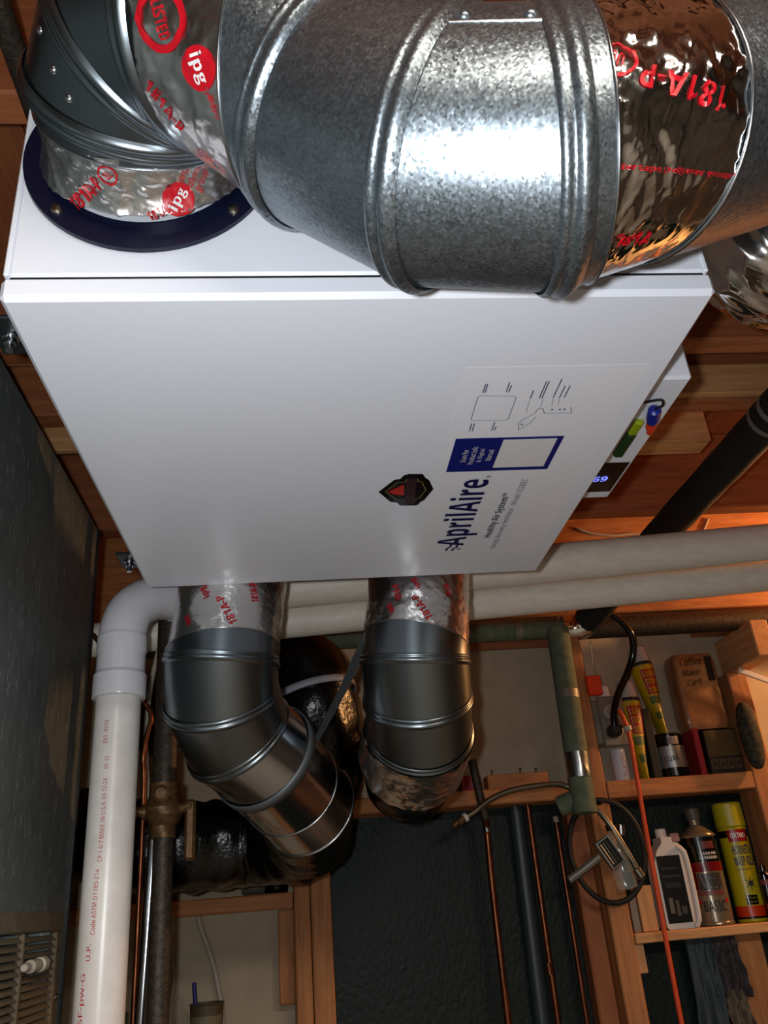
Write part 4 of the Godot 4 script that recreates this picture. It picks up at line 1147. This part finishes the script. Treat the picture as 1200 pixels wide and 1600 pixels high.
	o = thing("red_book", "thin red booklet standing upright beside the squat black can", "booklet", Vector3(0.888, yu, -1.55))
	var st := st_new()
	box(st, Vector3(0.8875, yu + 0.0555, -1.548), Vector3(0.0155, 0.111, 0.07), 0.002)
	part(o, "cover", st, mat(Color(0.55, 0.04, 0.10), 0.5))
	o = thing("gold_box", "small gold and brown carton with four pictures along its foot", "box", Vector3(0.967, yu, -1.55))
	var gx := 0.955
	part(o, "carton", bx(Vector3(0.910, yu, -1.59), Vector3(0.996, 1.7855, -1.522), 0.002), mat(Color(0.10, 0.06, 0.04), 0.5))
	part(o, "gold_panel", bx(Vector3(0.912, 1.720, -1.5222), Vector3(0.994, 1.783, -1.5214), 0.0002), mat(Color(0.30, 0.23, 0.09), 0.45))
	for k in 4:
		var x0 := 0.9135 + k * 0.0205
		var pic := part(o, "picture", bx(Vector3(x0, 1.690, -1.5222), Vector3(x0 + 0.017, 1.715, -1.5214), 0.0002), mat(Color(0.30, 0.22, 0.14), 0.5))
		part(pic, "motif", turn_mesh(Vector3(x0 + 0.0085, 1.702, -1.5214), Vector3(0, 0, 1), [Vector2(0.006, 0), Vector2(0.0055, 0.0004)], 9), mat(Color(0.14, 0.09, 0.06), 0.6))
	o = thing("brown_parcel", "brown parcel wrapped in clear tape with handwriting, set on the gold carton", "parcel", Vector3(0.93, 1.787, -1.55))
	var tilt := Basis(Vector3.BACK, 0.0)
	var paper := mat(Color.WHITE, 0.4)
	paper.albedo_texture = M.wood_x.albedo_texture
	paper.albedo_color = Color(0.80, 0.84, 0.90)
	tri_map(paper, Vector3(3, 3, 3))
	paper.clearcoat_enabled = true
	paper.clearcoat = 0.7
	paper.clearcoat_roughness = 0.15
	var pr := st_new()
	var rings := []
	for i in 15:
		var ring := PackedVector3Array()
		var f := i / 14.0
		for j in 32:
			var a := TAU * j / 32
			var cx: float = sign(cos(a)) * pow(abs(cos(a)), 0.22)
			var cz: float = sign(sin(a)) * pow(abs(sin(a)), 0.22)
			var k: float = 1.0 - 0.10 * pow(abs(f * 2.0 - 1.0), 10.0)
			k += 0.02 * noise_a.get_noise_3d(cx * 2.0, f * 6.0, cz * 2.0)
			ring.append(Vector3(0.929 - cx * 0.0555 * k, 1.7872 + f * 0.190, -1.551 + cz * 0.036 * k))
		rings.append(ring)
	skin(pr, rings)
	cap(pr, rings[0], Vector3.DOWN)
	cap(pr, rings[-1], Vector3.UP)
	part(o, "wrapping", pr, paper)
	var ln := [["Coffee", 0.888, 1.945, 0.058, 0.020], ["Maker", 0.890, 1.918, 0.048, 0.018], ["Cart", 0.896, 1.893, 0.038, 0.016]]
	for q in ln:
		part(o, "handwriting", flat_text(q[0], false, Vector3(q[1], q[2], -1.5122), Vector3(q[3], 0.004, 0.0), Vector3(0.003, q[4], 0)), mat(Color(0.07, 0.045, 0.04), 0.6))
	part(o, "dark_strip", bx(Vector3(0.956, 1.905, -1.5140), Vector3(0.973, 1.968, -1.5120), 0.0004), M.black_matt)
	o = thing("camouflage_pouch", "rounded dark green camouflage pouch wedged beside the gold carton", "pouch", Vector3(1.0, yu, -1.50))
	var pm := mat(Color.WHITE, 0.8)
	var camo := noise_image(FastNoiseLite.TYPE_SIMPLEX_SMOOTH, 0.03, 77, 2, 256)
	pm.albedo_texture = tint(camo, camo, 0.0, Color(0.045, 0.05, 0.035), Color(0.19, 0.18, 0.11), 6.0)
	tri_map(pm, Vector3(7, 7, 7))
	var pp := st_new()
	rings = []
	for i in 19:
		var f := 0.5 - 0.5 * cos(PI * i / 18.0)
		var ring := PackedVector3Array()
		var rr: float = pow(sin(PI * i / 18.0), 0.7) + 0.02
		for j in 24:
			var a := TAU * j / 24
			ring.append(Vector3(1.006 - cos(a) * 0.025 * rr, yu + 0.0002 + f * 0.160, -1.478 + sin(a) * 0.020 * rr))
		rings.append(ring)
	skin(pp, rings)
	part(o, "cloth", pp, pm)
	# lower shelf
	o = thing("metal_strip", "short grey metal channel standing on end by the stud", "strip", Vector3(0.6525, yl, -1.53))
	part(o, "channel", bx(Vector3(0.646, yl, -1.54), Vector3(0.662, 1.428, -1.525), 0.001), M.plate_grey)
	o = thing("wood_offcut", "pale wood offcut standing behind the orange cord", "wood", Vector3(0.683, yl, -1.54))
	part(o, "offcut", bx(Vector3(0.667, yl, -1.56), Vector3(0.703, 1.450, -1.525), 0.002), M.wood_pale_y)
	o = thing("plastic_jug", "white plastic jug with a side handle and a dark picture label", "jug", Vector3(0.775, yl, -1.545))
	var jm := mat(Color(0.82, 0.80, 0.78), 0.4)
	var jg := st_new()
	plate(jg, PackedVector2Array([Vector2(0.727, yl), Vector2(0.795, yl), Vector2(0.800, yl + 0.006), Vector2(0.803, 1.495), Vector2(0.797, 1.522), Vector2(0.786, 1.534), Vector2(0.774, 1.536), Vector2(0.774, 1.548), Vector2(0.748, 1.548), Vector2(0.748, 1.536), Vector2(0.733, 1.520), Vector2(0.722, 1.495), Vector2(0.722, yl + 0.006)]), Vector3(0, 0, -1.575), Vector3.RIGHT, Vector3.UP, Vector3(0, 0, 0.052))
	part(o, "body", jg, jm)
	part(o, "handle", tube([Vector3(0.780, 1.524, -1.518), Vector3(0.793, 1.512, -1.514), Vector3(0.7955, 1.44, -1.512), Vector3(0.794, 1.372, -1.514), Vector3(0.786, 1.362, -1.518)], 0.0062, 12, 0.01), jm)
	part(o, "cap", turn_mesh(Vector3(0.761, 1.5485, -1.549), Vector3.UP, [Vector2(0.013, 0), Vector2(0.013, 0.016), Vector2(0.011, 0.019)], 20), jm)
	part(o, "spout_cap", bx(Vector3(0.779, 1.5365, -1.556), Vector3(0.800, 1.556, -1.536), 0.002), mat(Color(0.62, 0.48, 0.48), 0.5))
	var jl := part(o, "picture_label", bx(Vector3(0.727, 1.368, -1.5232), Vector3(0.784, 1.508, -1.5222), 0.0003), mat(Color(0.05, 0.04, 0.035), 0.35))
	for q in [[0.735, 1.478, 0.772, 1.484, 0.16], [0.733, 1.462, 0.776, 1.467, 0.22], [0.735, 1.44, 0.774, 1.452, 0.13], [0.737, 1.388, 0.747, 1.42, 0.42], [0.752, 1.382, 0.760, 1.414, 0.34], [0.764, 1.386, 0.776, 1.402, 0.28]]:
		part(jl, "label_motif", bx(Vector3(q[0], q[1], -1.5222), Vector3(q[2], q[3], -1.5217), 0.0002), mat(Color(q[4], q[4] * 0.92, q[4] * 0.8), 0.5))
	# gun-scrubber style can: black, red and tan with a long neck
	c = Vector3(0.850, yl, -1.552)
	o = thing("solvent_can", "tall can in black, red and tan with a narrow capped neck", "can", c)
	part(o, "body", turn_mesh(c, Vector3.UP, [Vector2(0.038, 0), Vector2(0.041, 0.003), Vector2(0.0405, 0.006), Vector2(0.0395, 0.008), Vector2(0.0395, 0.186), Vector2(0.0405, 0.190), Vector2(0.039, 0.193), Vector2(0.016, 0.212), Vector2(0.013, 0.214), Vector2(0.013, 0.226)], 36), mat(Color(0.52, 0.46, 0.38), 0.24, 0.5))
	part(o, "neck_cap", turn_mesh(c + Vector3(0, 0.2255, 0), Vector3.UP, [Vector2(0.0155, 0), Vector2(0.0165, 0.002), Vector2(0.0165, 0.024), Vector2(0.014, 0.027)], 24), mat(Color(0.30, 0.27, 0.24), 0.5))
	d = drum(c, Vector3.UP, 0.0395, EYE - c)
	part(o, "black_band", drum_patch(d, 0.132, 0.186, -0.062, 0.062, 0.0004, 30), mat(Color(0.02, 0.02, 0.022), 0.2))
	part(o, "red_band", drum_patch(d, 0.112, 0.1315, -0.062, 0.062, 0.0004, 30), mat(Color(0.42, 0.03, 0.04), 0.25))
	part(o, "red_side", drum_patch(d, 0.075, 0.1118, -0.062, -0.022, 0.0004, 14), mat(Color(0.36, 0.025, 0.035), 0.25))
	part(o, "grey_picture", drum_patch(d, 0.073, 0.108, -0.020, 0.034, 0.0004, 16), mat(Color(0.22, 0.20, 0.19), 0.3))
	for k in 4:
		part(o, "picture_stroke", drum_text(d, "/", true, 0.092 - 0.002 * k, -0.010 + k * 0.011, 0.5 + 0.1 * k, 0.010, 0.028, 0.0008), mat(Color(0.42, 0.40, 0.38), 0.4))
	part(o, "pink_mark", drum_patch(d, 0.160, 0.176, 0.004, 0.034, 0.0008, 8), mat(Color(0.40, 0.15, 0.17), 0.4))
	part(o, "band_text", drum_text(d, "CLEANS AND", true, 0.150, 0.016, 0.0, 0.040, 0.006, 0.0009), M.pale_ink)
	part(o, "band_text", drum_text(d, "DEGREASES", true, 0.141, 0.016, 0.0, 0.042, 0.006, 0.0009), M.pale_ink)
	part(o, "pink_stripe", drum_patch(d, 0.062, 0.072, -0.03, 0.034, 0.0006, 14), mat(Color(0.42, 0.22, 0.20), 0.35))
	part(o, "dark_lettering", drum_text(d, "BASIC", true, 0.040, 0.006, 0.0, 0.050, 0.022, 0.0008), M.dark_ink)
	for t in [-0.026, 0.038]:
		part(o, "red_dot", drum_disc(d, 0.050, t, 0.005, 0.0008), mat(Color(0.62, 0.08, 0.10), 0.4))
	# wasp spray
	c = Vector3(0.938, yl, -1.552)
	o = thing("wasp_spray_can", "yellow hornet and wasp spray can with a yellow cap and orange foot", "can", c)
	var ym := mat(Color(0.66, 0.60, 0.03), 0.3)
	part(o, "body", turn_mesh(c, Vector3.UP, [Vector2(0.031, 0), Vector2(0.0335, 0.003), Vector2(0.0325, 0.007), Vector2(0.0325, 0.196), Vector2(0.033, 0.200), Vector2(0.031, 0.204)], 36), ym)
	part(o, "cap", turn_mesh(c + Vector3(0, 0.2035, 0), Vector3.UP, [Vector2(0.0335, 0), Vector2(0.0345, 0.002), Vector2(0.0335, 0.050), Vector2(0.031, 0.054)], 36), mat(Color(0.64, 0.60, 0.08), 0.35))
	d = drum(c, Vector3.UP, 0.0325, EYE - c)
	part(o, "black_band", drum_patch(d, 0.180, 0.1955, -0.05, 0.05, 0.0004, 26), M.black_gloss)
	var rbx := part(o, "red_box", drum_patch(d, 0.170, 0.1965, -0.012, 0.034, 0.0008, 14), mat(Color(0.55, 0.03, 0.05), 0.3))
	part(rbx, "maker_lettering", drum_text(d, "ORTHO", true, 0.1835, 0.011, 0.0, 0.034, 0.011, 0.0014), M.pale_ink)
	part(o, "name_lettering", drum_text(d, "HORNET &", true, 0.152, 0.014, 0.0, 0.046, 0.020, 0.0008), M.navy_ink)
	part(o, "name_lettering", drum_text(d, "WASP KILLER", true, 0.128, 0.018, 0.0, 0.056, 0.020, 0.0008), M.navy_ink)
	part(o, "small_lettering", drum_text(d, "KILLS ON CONTACT", false, 0.110, 0.008, 0.0, 0.036, 0.005, 0.0008), M.dark_ink)
	var wsp := part(o, "wasp_drawing", drum_disc(d, 0.080, 0.014, 0.006, 0.0008), M.dark_ink)
	for q in [[0.0, 0.030], [0.9, 0.026], [-0.9, 0.026], [2.2, 0.022]]:
		part(wsp, "limb", drum_text(d, "l", false, 0.080, 0.014, q[0], 0.0016, q[1], 0.0009), M.dark_ink)
	part(o, "black_note", drum_patch(d, 0.036, 0.056, -0.004, 0.022, 0.0008, 10), M.black_gloss)
	part(o, "note_text", drum_text(d, "Jet Spray", false, 0.050, 0.009, 0.0, 0.020, 0.004, 0.0013), ym)
	part(o, "note_text", drum_text(d, "22 ft", false, 0.042, 0.009, 0.0, 0.016, 0.004, 0.0013), ym)
	part(o, "orange_foot", drum_patch(d, 0.012, 0.034, -0.05, 0.05, 0.0004, 26), mat(Color(0.70, 0.17, 0.02), 0.3))
	part(o, "black_foot", drum_patch(d, 0.0075, 0.012, -0.05, 0.05, 0.0005, 26), M.black_gloss)
	c = Vector3(0.966, yl, -1.515)
	o = thing("small_can", "small dark can with pink and pale label patches before the wasp spray", "can", c)
	c = Vector3(0.970, yl, -1.5135)
	part(o, "body", turn_mesh(c, Vector3.UP, [Vector2(0.0125, 0), Vector2(0.0132, 0.002), Vector2(0.0132, 0.095), Vector2(0.010, 0.100), Vector2(0.006, 0.102), Vector2(0.006, 0.115)], 24), M.black_gloss)
	d = drum(c, Vector3.UP, 0.0132, EYE - c)
	part(o, "pink_patch", drum_patch(d, 0.074, 0.085, -0.012, 0.012, 0.0004, 8), mat(Color(0.45, 0.14, 0.18), 0.4))
	part(o, "pale_patch", drum_patch(d, 0.046, 0.066, -0.003, 0.012, 0.0004, 8), mat(Color(0.42, 0.41, 0.43), 0.4))
	part(o, "pink_patch", drum_patch(d, 0.010, 0.036, -0.012, 0.012, 0.0004, 8), mat(Color(0.38, 0.08, 0.12), 0.4))
	# hung on the stud: tubing coil, braided hose, framed tool, clear bottle
	o = thing("tubing_coil", "loop of black tubing hung on the stud", "tubing", Vector3(0.605, 1.53, -1.47))
	var cp := []
	for k in 29:
		var a := TAU * k / 28.0
		cp.append(Vector3(0.603 + cos(a) * 0.086, 1.528 + sin(a) * 0.108, -1.484 + 0.003 * sin(a * 2.0)))
	part(o, "loop", tube(cp, 0.0062, 12, 0.01), M.black_matt)
	part(o, "hook", tube([Vector3(0.603, 1.628, -1.4995), Vector3(0.603, 1.627, -1.470), Vector3(0.603, 1.632, -1.460)], 0.003, 8, 0.006), M.iron)
	o = thing("braided_hose", "braided steel supply hose draped over the insulated pipe stub, with nut ends", "hose", Vector3(0.5, 1.67, -1.46))
	part(o, "hose", tube([Vector3(0.272, 1.612, -1.462), Vector3(0.305, 1.628, -1.462), Vector3(0.345, 1.652, -1.466), Vector3(0.392, 1.668, -1.470), Vector3(0.455, 1.676, -1.474), Vector3(0.523, 1.674, -1.478), Vector3(0.568, 1.640, -1.464), Vector3(0.605, 1.580, -1.444), Vector3(0.634, 1.515, -1.440), Vector3(0.648, 1.480, -1.440)], 0.0068, 12, 0.008), M.braid)
	part(o, "nut", turn_mesh(Vector3(0.276, 1.614, -1.462), Vector3(-0.033, -0.018, 0), [Vector2(0.008, -0.006), Vector2(0.0095, -0.004), Vector2(0.0095, 0.010), Vector2(0.007, 0.012), Vector2(0.007, 0.026)], 8), M.brass)
	part(o, "white_collar", turn_mesh(Vector3(0.284, 1.618, -1.462), Vector3(-0.033, -0.018, 0), [Vector2(0.0092, -0.004), Vector2(0.0098, -0.003), Vector2(0.0098, 0.003), Vector2(0.0092, 0.004)], 14), M.pale_ink)
	part(o, "nut", turn_mesh(Vector3(0.647, 1.482, -1.440), Vector3(0.014, -0.035, 0), [Vector2(0.008, -0.004), Vector2(0.0105, -0.002), Vector2(0.0105, 0.016), Vector2(0.008, 0.018)], 8), M.screw)
	o = thing("framed_tool", "bright metal tool with a slotted rectangular frame and a grey arm, hung on the stud", "tool", Vector3(0.60, 1.5, -1.45))
	var fb := Basis(Vector3.BACK, 0.50)
	var fc := Vector3(0.592, 1.521, -1.438)
	var fr := st_new()
	for q in [[Vector3(-0.0165, 0, 0), Vector3(0.006, 0.066, 0.010)], [Vector3(0.0165, 0, 0), Vector3(0.006, 0.066, 0.010)], [Vector3(0, 0.030, 0), Vector3(0.027, 0.006, 0.010)], [Vector3(0, -0.030, 0), Vector3(0.027, 0.006, 0.010)]]:
		box(fr, fc + fb * q[0], q[1], 0.0015, fb)
	var fm := part(o, "frame", fr, M.galv_edge)
	var bk := st_new()
	box(bk, fc + Vector3(0, 0, -0.004), Vector3(0.027, 0.054, 0.002), 0.0005, fb)
	part(fm, "dark_back", bk, M.black_matt)
	for k in 3:
		var sl := st_new()
		box(sl, fc + fb * Vector3(-0.006 + k * 0.0065, 0, -0.001), Vector3(0.0032, 0.050, 0.004), 0.001, fb)
		part(fm, "bar", sl, M.chrome)
	part(o, "arm", tube([Vector3(0.498, 1.473, -1.464), Vector3(0.53, 1.490, -1.461), Vector3(0.572, 1.515, -1.452)], 0.0085, 12, 0.01), M.plate_grey)
	part(o, "ferrule", turn_mesh(Vector3(0.640, 1.566, -1.478), Vector3(0.2, 1, 0), [Vector2(0.010, -0.010), Vector2(0.011, -0.008), Vector2(0.011, 0.012), Vector2(0.008, 0.014)], 16), M.chrome)
	o = thing("clear_bottle", "empty clear plastic bottle hung inside the loop of black tubing", "bottle", Vector3(0.632, 1.44, -1.478))
	part(o, "body", turn_mesh(Vector3(0.632, 1.444, -1.474), Vector3(-0.12, 1, 0), [Vector2(0.006, 0.0), Vector2(0.022, 0.003), Vector2(0.023, 0.006), Vector2(0.023, 0.085), Vector2(0.018, 0.105), Vector2(0.009, 0.115), Vector2(0.009, 0.125)], 24, true), M.clear)
	part(o, "cap", turn_mesh(Vector3(0.632 - 0.0149, 1.5681, -1.474), Vector3(-0.12, 1, 0), [Vector2(0.0105, 0), Vector2(0.0105, 0.012), Vector2(0.008, 0.014)], 16), M.black_matt)
	# white lath leaning on the post, rags below the shelf
	o = thing("white_lath", "thin white lath slanting off the post under the bridging block", "lath", Vector3(1.07, 1.88, -1.47))
	st = st_new()
	box(st, Vector3(1.085, 1.887, -1.472), Vector3(0.150, 0.013, 0.008), 0.001, Basis(Vector3.BACK, -0.42))
	part(o, "lath", st, M.pale_ink)
	rag("blue-grey plastic sheet hanging in folds below the lower shelf", "plastic_sheet", Vector3(0.795, 1.333, -1.55), Vector2(0.062, 0.40), Color(0.20, 0.24, 0.27), 3.0)
	rag("faded grey-violet cloth hanging in folds below the lower shelf", "hanging_cloth", Vector3(0.852, 1.333, -1.545), Vector2(0.058, 0.115), Color(0.19, 0.165, 0.18), 8.0)
	rag("torn pale brown paper strips hanging below the violet cloth", "torn_paper", Vector3(0.858, 1.228, -1.553), Vector2(0.05, 0.10), Color(0.36, 0.32, 0.26), 13.0)
	o = thing("red_box", "small red box corner on the header behind the bronze-tinted foil duct", "box", Vector3(0.33, 1.68, -1.56))
	part(o, "carton", bx(Vector3(0.300, 1.6795, -1.585), Vector3(0.345, 1.718, -1.545), 0.001), mat(Color(0.60, 0.04, 0.05), 0.45))

func rag(label: String, called: String, top: Vector3, size: Vector2, col: Color, sd: float):
	var o := thing(called, label, "cloth" if called == "hanging_cloth" else ("paper" if called == "torn_paper" else "sheet"), top)
	var st := st_new()
	for side in 2:
		var rings := []
		for i in 25:
			var ring := PackedVector3Array()
			var f := i / 24.0
			for j in 19:
				var g := j / 18.0
				var z: float = 0.010 * sin(g * 17.0 + sd + f * 2.0) * (0.3 + f) + 0.010 * noise_a.get_noise_2d(g * 3.0 + sd, f * 4.0)
				var low: float = 0.10 * noise_a.get_noise_2d(g * 2.5 + sd * 3.0, 5.0)
				ring.append(top + Vector3((g - 0.5) * size.x * (1.0 + 0.25 * f), -f * size.y * (1.0 + low), z + 0.001 * side))
			rings.append(ring)
		if side == 0: rings.reverse()
		skin(st, rings, false)
	var m := mat(col, 0.75)
	part(o, "folds", st, m)

func squeeze_tube(label: String, at: Vector3, lean: float, k: float):
	var o := thing("squeeze_tube", label, "tube", at, "yellow squeeze tubes")
	var bs := Basis(Vector3.BACK, lean)
	var ym := mat(Color(0.70, 0.58, 0.02), 0.35)
	var rings := []
	var f_at := func(f: float, a: float, off := 0.0) -> Vector3:
		var rx: float = lerp(0.0065, 0.0290, smoothstep(0.0, 1.0, f * 0.95 + 0.05))
		var rz: float = lerp(0.030, 0.026, f)
		return at + bs * (Vector3(sin(a) * (rx + off), f * 0.188 * k, cos(a) * (rz + off)))
	var st := st_new()
	for i in 15:
		var ring := PackedVector3Array()
		for j in 32: ring.append(f_at.call(i / 14.0, TAU * j / 32.0))
		rings.append(ring)
	skin(st, rings)
	cap(st, rings[0], Vector3.DOWN)
	cap(st, rings[-1], Vector3.UP)
	part(o, "body", st, ym)
	var base: Vector3 = at + bs * Vector3(0, 0.188 * k, 0)
	part(o, "shoulder", turn_mesh(base, bs * Vector3.UP, [Vector2(0.0285, 0), Vector2(0.029, 0.003), Vector2(0.026, 0.009)], 28), M.dark_ink)
	part(o, "cap", turn_mesh(base + bs * Vector3(0, 0.0088, 0), bs * Vector3.UP, [Vector2(0.0255, 0), Vector2(0.0262, 0.002), Vector2(0.0225, 0.038), Vector2(0.0195, 0.042)], 28), mat(Color(0.66, 0.64, 0.64), 0.45))
	var rm := mat(Color(0.60, 0.05, 0.04), 0.4)
	var pst := st_new()
	rings = []
	for i in 9:
		var ring := PackedVector3Array()
		for j in 13: ring.append(f_at.call(lerp(0.56, 0.93, i / 8.0), lerp(-0.62, 0.85, j / 12.0), 0.0006))
		rings.append(ring)
	skin(pst, rings, false)
	var pn := part(o, "red_panel", pst, rm)
	for q in [["LEAK", 0.86], ["STOP", 0.74], ["100", 0.62]]:
		part(pn, "panel_lettering", letters(q[0], true, func(x, y): return f_at.call(q[1] + (y - 0.5) * 0.085, lerp(-0.45, 0.65, x), 0.0012)), ym)
	var gm := mat(Color(0.34, 0.38, 0.16), 0.45)
	for q in [[0.42, 0.53], [0.20, 0.30]]:
		var gs := st_new()
		rings = []
		for i in 5:
			var ring := PackedVector3Array()
			for j in 13: ring.append(f_at.call(lerp(q[0], q[1], i / 4.0), lerp(-0.8, 0.8, j / 12.0), 0.0005))
			rings.append(ring)
		skin(gs, rings, false)
		part(o, "green_band", gs, gm)

# ---------------------------------------------------------------- low left corner
func build_left_corner():
	var o := thing("white_cable", "white cable hanging loosely down the beige board beside the double stud", "cable", Vector3(-0.3, 1.3, -1.56))
	part(o, "sheath", tube([Vector3(-0.318, 1.463, -1.575), Vector3(-0.312, 1.44, -1.575), Vector3(-0.287, 1.376, -1.575), Vector3(-0.270, 1.31, -1.575), Vector3(-0.262, 1.25, -1.575), Vector3(-0.255, 1.0, -1.575)], 0.0062, 10, 0.02), M.white_cord)
	o = thing("white_cable", "thin pale wire hanging down the beige board behind the rusty gas pipe", "cable", Vector3(-0.37, 1.3, -1.58))
	part(o, "sheath", tube([Vector3(-0.376, 1.463, -1.58), Vector3(-0.376, 1.40, -1.58), Vector3(-0.368, 1.35, -1.58), Vector3(-0.374, 1.27, -1.58), Vector3(-0.374, 1.0, -1.58)], 0.003, 8, 0.02), M.white_cord)
	var c := Vector3(-0.288, 1.18, -1.50)
	o = thing("paint_pot", "small khaki paint pot with a blue-handled brush in it", "pot", c)
	part(o, "pot", turn_mesh(c, Vector3.UP, [Vector2(0.024, 0), Vector2(0.026, 0.003), Vector2(0.034, 0.118), Vector2(0.036, 0.121), Vector2(0.033, 0.122), Vector2(0.030, 0.10)], 28), mat(Color(0.28, 0.25, 0.17), 0.6))
	part(o, "pale_wrap", turn_mesh(c + Vector3(0, 0.05, 0), Vector3.UP, [Vector2(0.0302, 0), Vector2(0.0335, 0.05)], 28), mat(Color(0.42, 0.40, 0.30), 0.6))
	part(o, "brush_handle", tube([c + Vector3(-0.012, 0.02, 0.0), c + Vector3(-0.022, 0.11, 0.0), c + Vector3(-0.027, 0.160, 0.0)], 0.0042, 10, 0.01), mat(Color(0.06, 0.07, 0.40), 0.4))
	o = thing("ledge_board", "narrow wood ledge under the paint pot", "board", Vector3(-0.3, 1.17, -1.53))
	part(o, "board", bx(Vector3(-0.42, 1.160, -1.594), Vector3(-0.107, 1.1795, -1.45), 0.002), M.wood_x)
	c = Vector3(-0.412, 1.225, -1.18)
	o = thing("teal_bottle", "teal bottle with a pale shoulder behind the white riser", "bottle", c)
	part(o, "body", turn_mesh(c, Vector3.UP, [Vector2(0.028, 0), Vector2(0.030, 0.003), Vector2(0.030, 0.095), Vector2(0.026, 0.10)], 28), mat(Color(0.03, 0.20, 0.19), 0.4))
	part(o, "shoulder", turn_mesh(c + Vector3(0, 0.0995, 0), Vector3.UP, [Vector2(0.027, 0), Vector2(0.022, 0.016), Vector2(0.012, 0.022), Vector2(0.012, 0.035)], 28), mat(Color(0.40, 0.42, 0.44), 0.4))
	var d := drum(c, Vector3.UP, 0.030, EYE - c)
	part(o, "lettering", drum_text(d, "OWN", true, 0.078, 0.014, 0.0, 0.022, 0.010, 0.0005), M.pale_ink)
	o = thing("low_shelf", "grey steel shelf stand carrying the teal bottle behind the white riser", "stand", Vector3(-0.45, 0, -1.18))
	part(o, "deck", bx(Vector3(-0.60, 1.21, -1.26), Vector3(-0.365, 1.2245, -1.10), 0.002), M.grey_steel)
	for q in [Vector2(-0.59, -1.25), Vector2(-0.375, -1.25), Vector2(-0.59, -1.11), Vector2(-0.375, -1.11)]:
		part(o, "leg", bx(Vector3(q.x - 0.008, 0, q.y - 0.008), Vector3(q.x + 0.008, 1.2095, q.y + 0.008), 0.001), M.grey_steel)
	c = Vector3(-0.145, 1.4965, -1.545)
	o = thing("glass_jar", "small dark glass jar standing on the rail beside the double stud", "jar", c)
	part(o, "body", turn_mesh(c, Vector3.UP, [Vector2(0.024, 0), Vector2(0.027, 0.004), Vector2(0.027, 0.045), Vector2(0.020, 0.054), Vector2(0.020, 0.058)], 28, true), M.black_gloss)
	part(o, "lid", turn_mesh(c + Vector3(0, 0.0575, 0), Vector3.UP, [Vector2(0.022, 0), Vector2(0.022, 0.012), Vector2(0.020, 0.014)], 28), M.grey_steel)
	c = Vector3(-0.195, 1.4965, -1.535)
	o = thing("pale_rag", "crumpled pale rag on the rail beside the small dark jar", "rag", c)
	part(o, "cloth", flex([c + Vector3(-0.02, 0.013, 0), c + Vector3(0.0, 0.014, 0.008), c + Vector3(0.022, 0.012, 0)], 0.0125, 33.0, 0.012), mat(Color(0.36, 0.33, 0.29), 0.85))

# ---------------------------------------------------------------- lamps outside the frame
func build_lamps():
	# warm bare bulb between the joists, at the right
	var o := thing("ceiling_bulb", "bare warm bulb in a porcelain holder between the joists", "lamp", Vector3(1.70, 2.2, -1.27))
	var p := Vector3(1.70, 2.125, -1.27)
	part(o, "holder", turn_mesh(Vector3(1.70, 2.39, -1.27), Vector3.DOWN, [Vector2(0.055, 0), Vector2(0.055, 0.012), Vector2(0.012, 0.03), Vector2(0.012, 0.15), Vector2(0.022, 0.155), Vector2(0.018, 0.20)], 28), M.pale_ink)
	var bm := mat(Color(1, 0.85, 0.65), 0.3)
	bm.emission_enabled = true
	bm.emission = Color(1.0, 0.73, 0.46)
	bm.emission_energy_multiplier = 2.0
	part(o, "bulb_glass", turn_mesh(Vector3(1.70, 2.19, -1.27), Vector3.DOWN, [Vector2(0.013, 0), Vector2(0.015, 0.02), Vector2(0.026, 0.045), Vector2(0.030, 0.065), Vector2(0.026, 0.083), Vector2(0.012, 0.094), Vector2(0.0, 0.096)], 24, true), bm)
	var l := OmniLight3D.new()
	l.name = "bulb_light"
	l.position = p
	l.light_color = Color(1.0, 0.73, 0.46)
	l.light_energy = 0.9
	l.light_size = 0.03
	l.omni_range = 10.0
	l.omni_attenuation = 2.0
	l.shadow_enabled = true
	add_child(l)
	# added fill lamp behind the viewpoint, evens out the flash
	o = thing("added_fill_light", "long white fill lamp added under the joists behind the viewpoint", "lamp", Vector3(0.42, 2.15, 1.30))
	part(o, "casing", bx(Vector3(-0.23, 2.165, 1.21), Vector3(1.07, 2.199, 1.39), 0.004), M.pale_ink)
	var tm := mat(Color(1, 1, 1), 0.4)
	tm.emission_enabled = true
	tm.emission = Color(1.0, 0.95, 0.88)
	tm.emission_energy_multiplier = 1.5
	part(o, "light_diffuser", bx(Vector3(-0.21, 2.155, 1.23), Vector3(1.05, 2.1645, 1.37), 0.003), tm)
	var a := AreaLight3D.new()
	a.name = "added_fill_area_light"
	a.position = Vector3(0.42, 2.150, 1.30)
	a.rotation = Vector3(-PI / 2, 0, 0)
	a.area_size = Vector2(1.26, 0.14)
	a.light_color = Color(1.0, 0.95, 0.88)
	a.light_energy = 5.5
	a.area_range = 10.0
	a.shadow_enabled = true
	add_child(a)
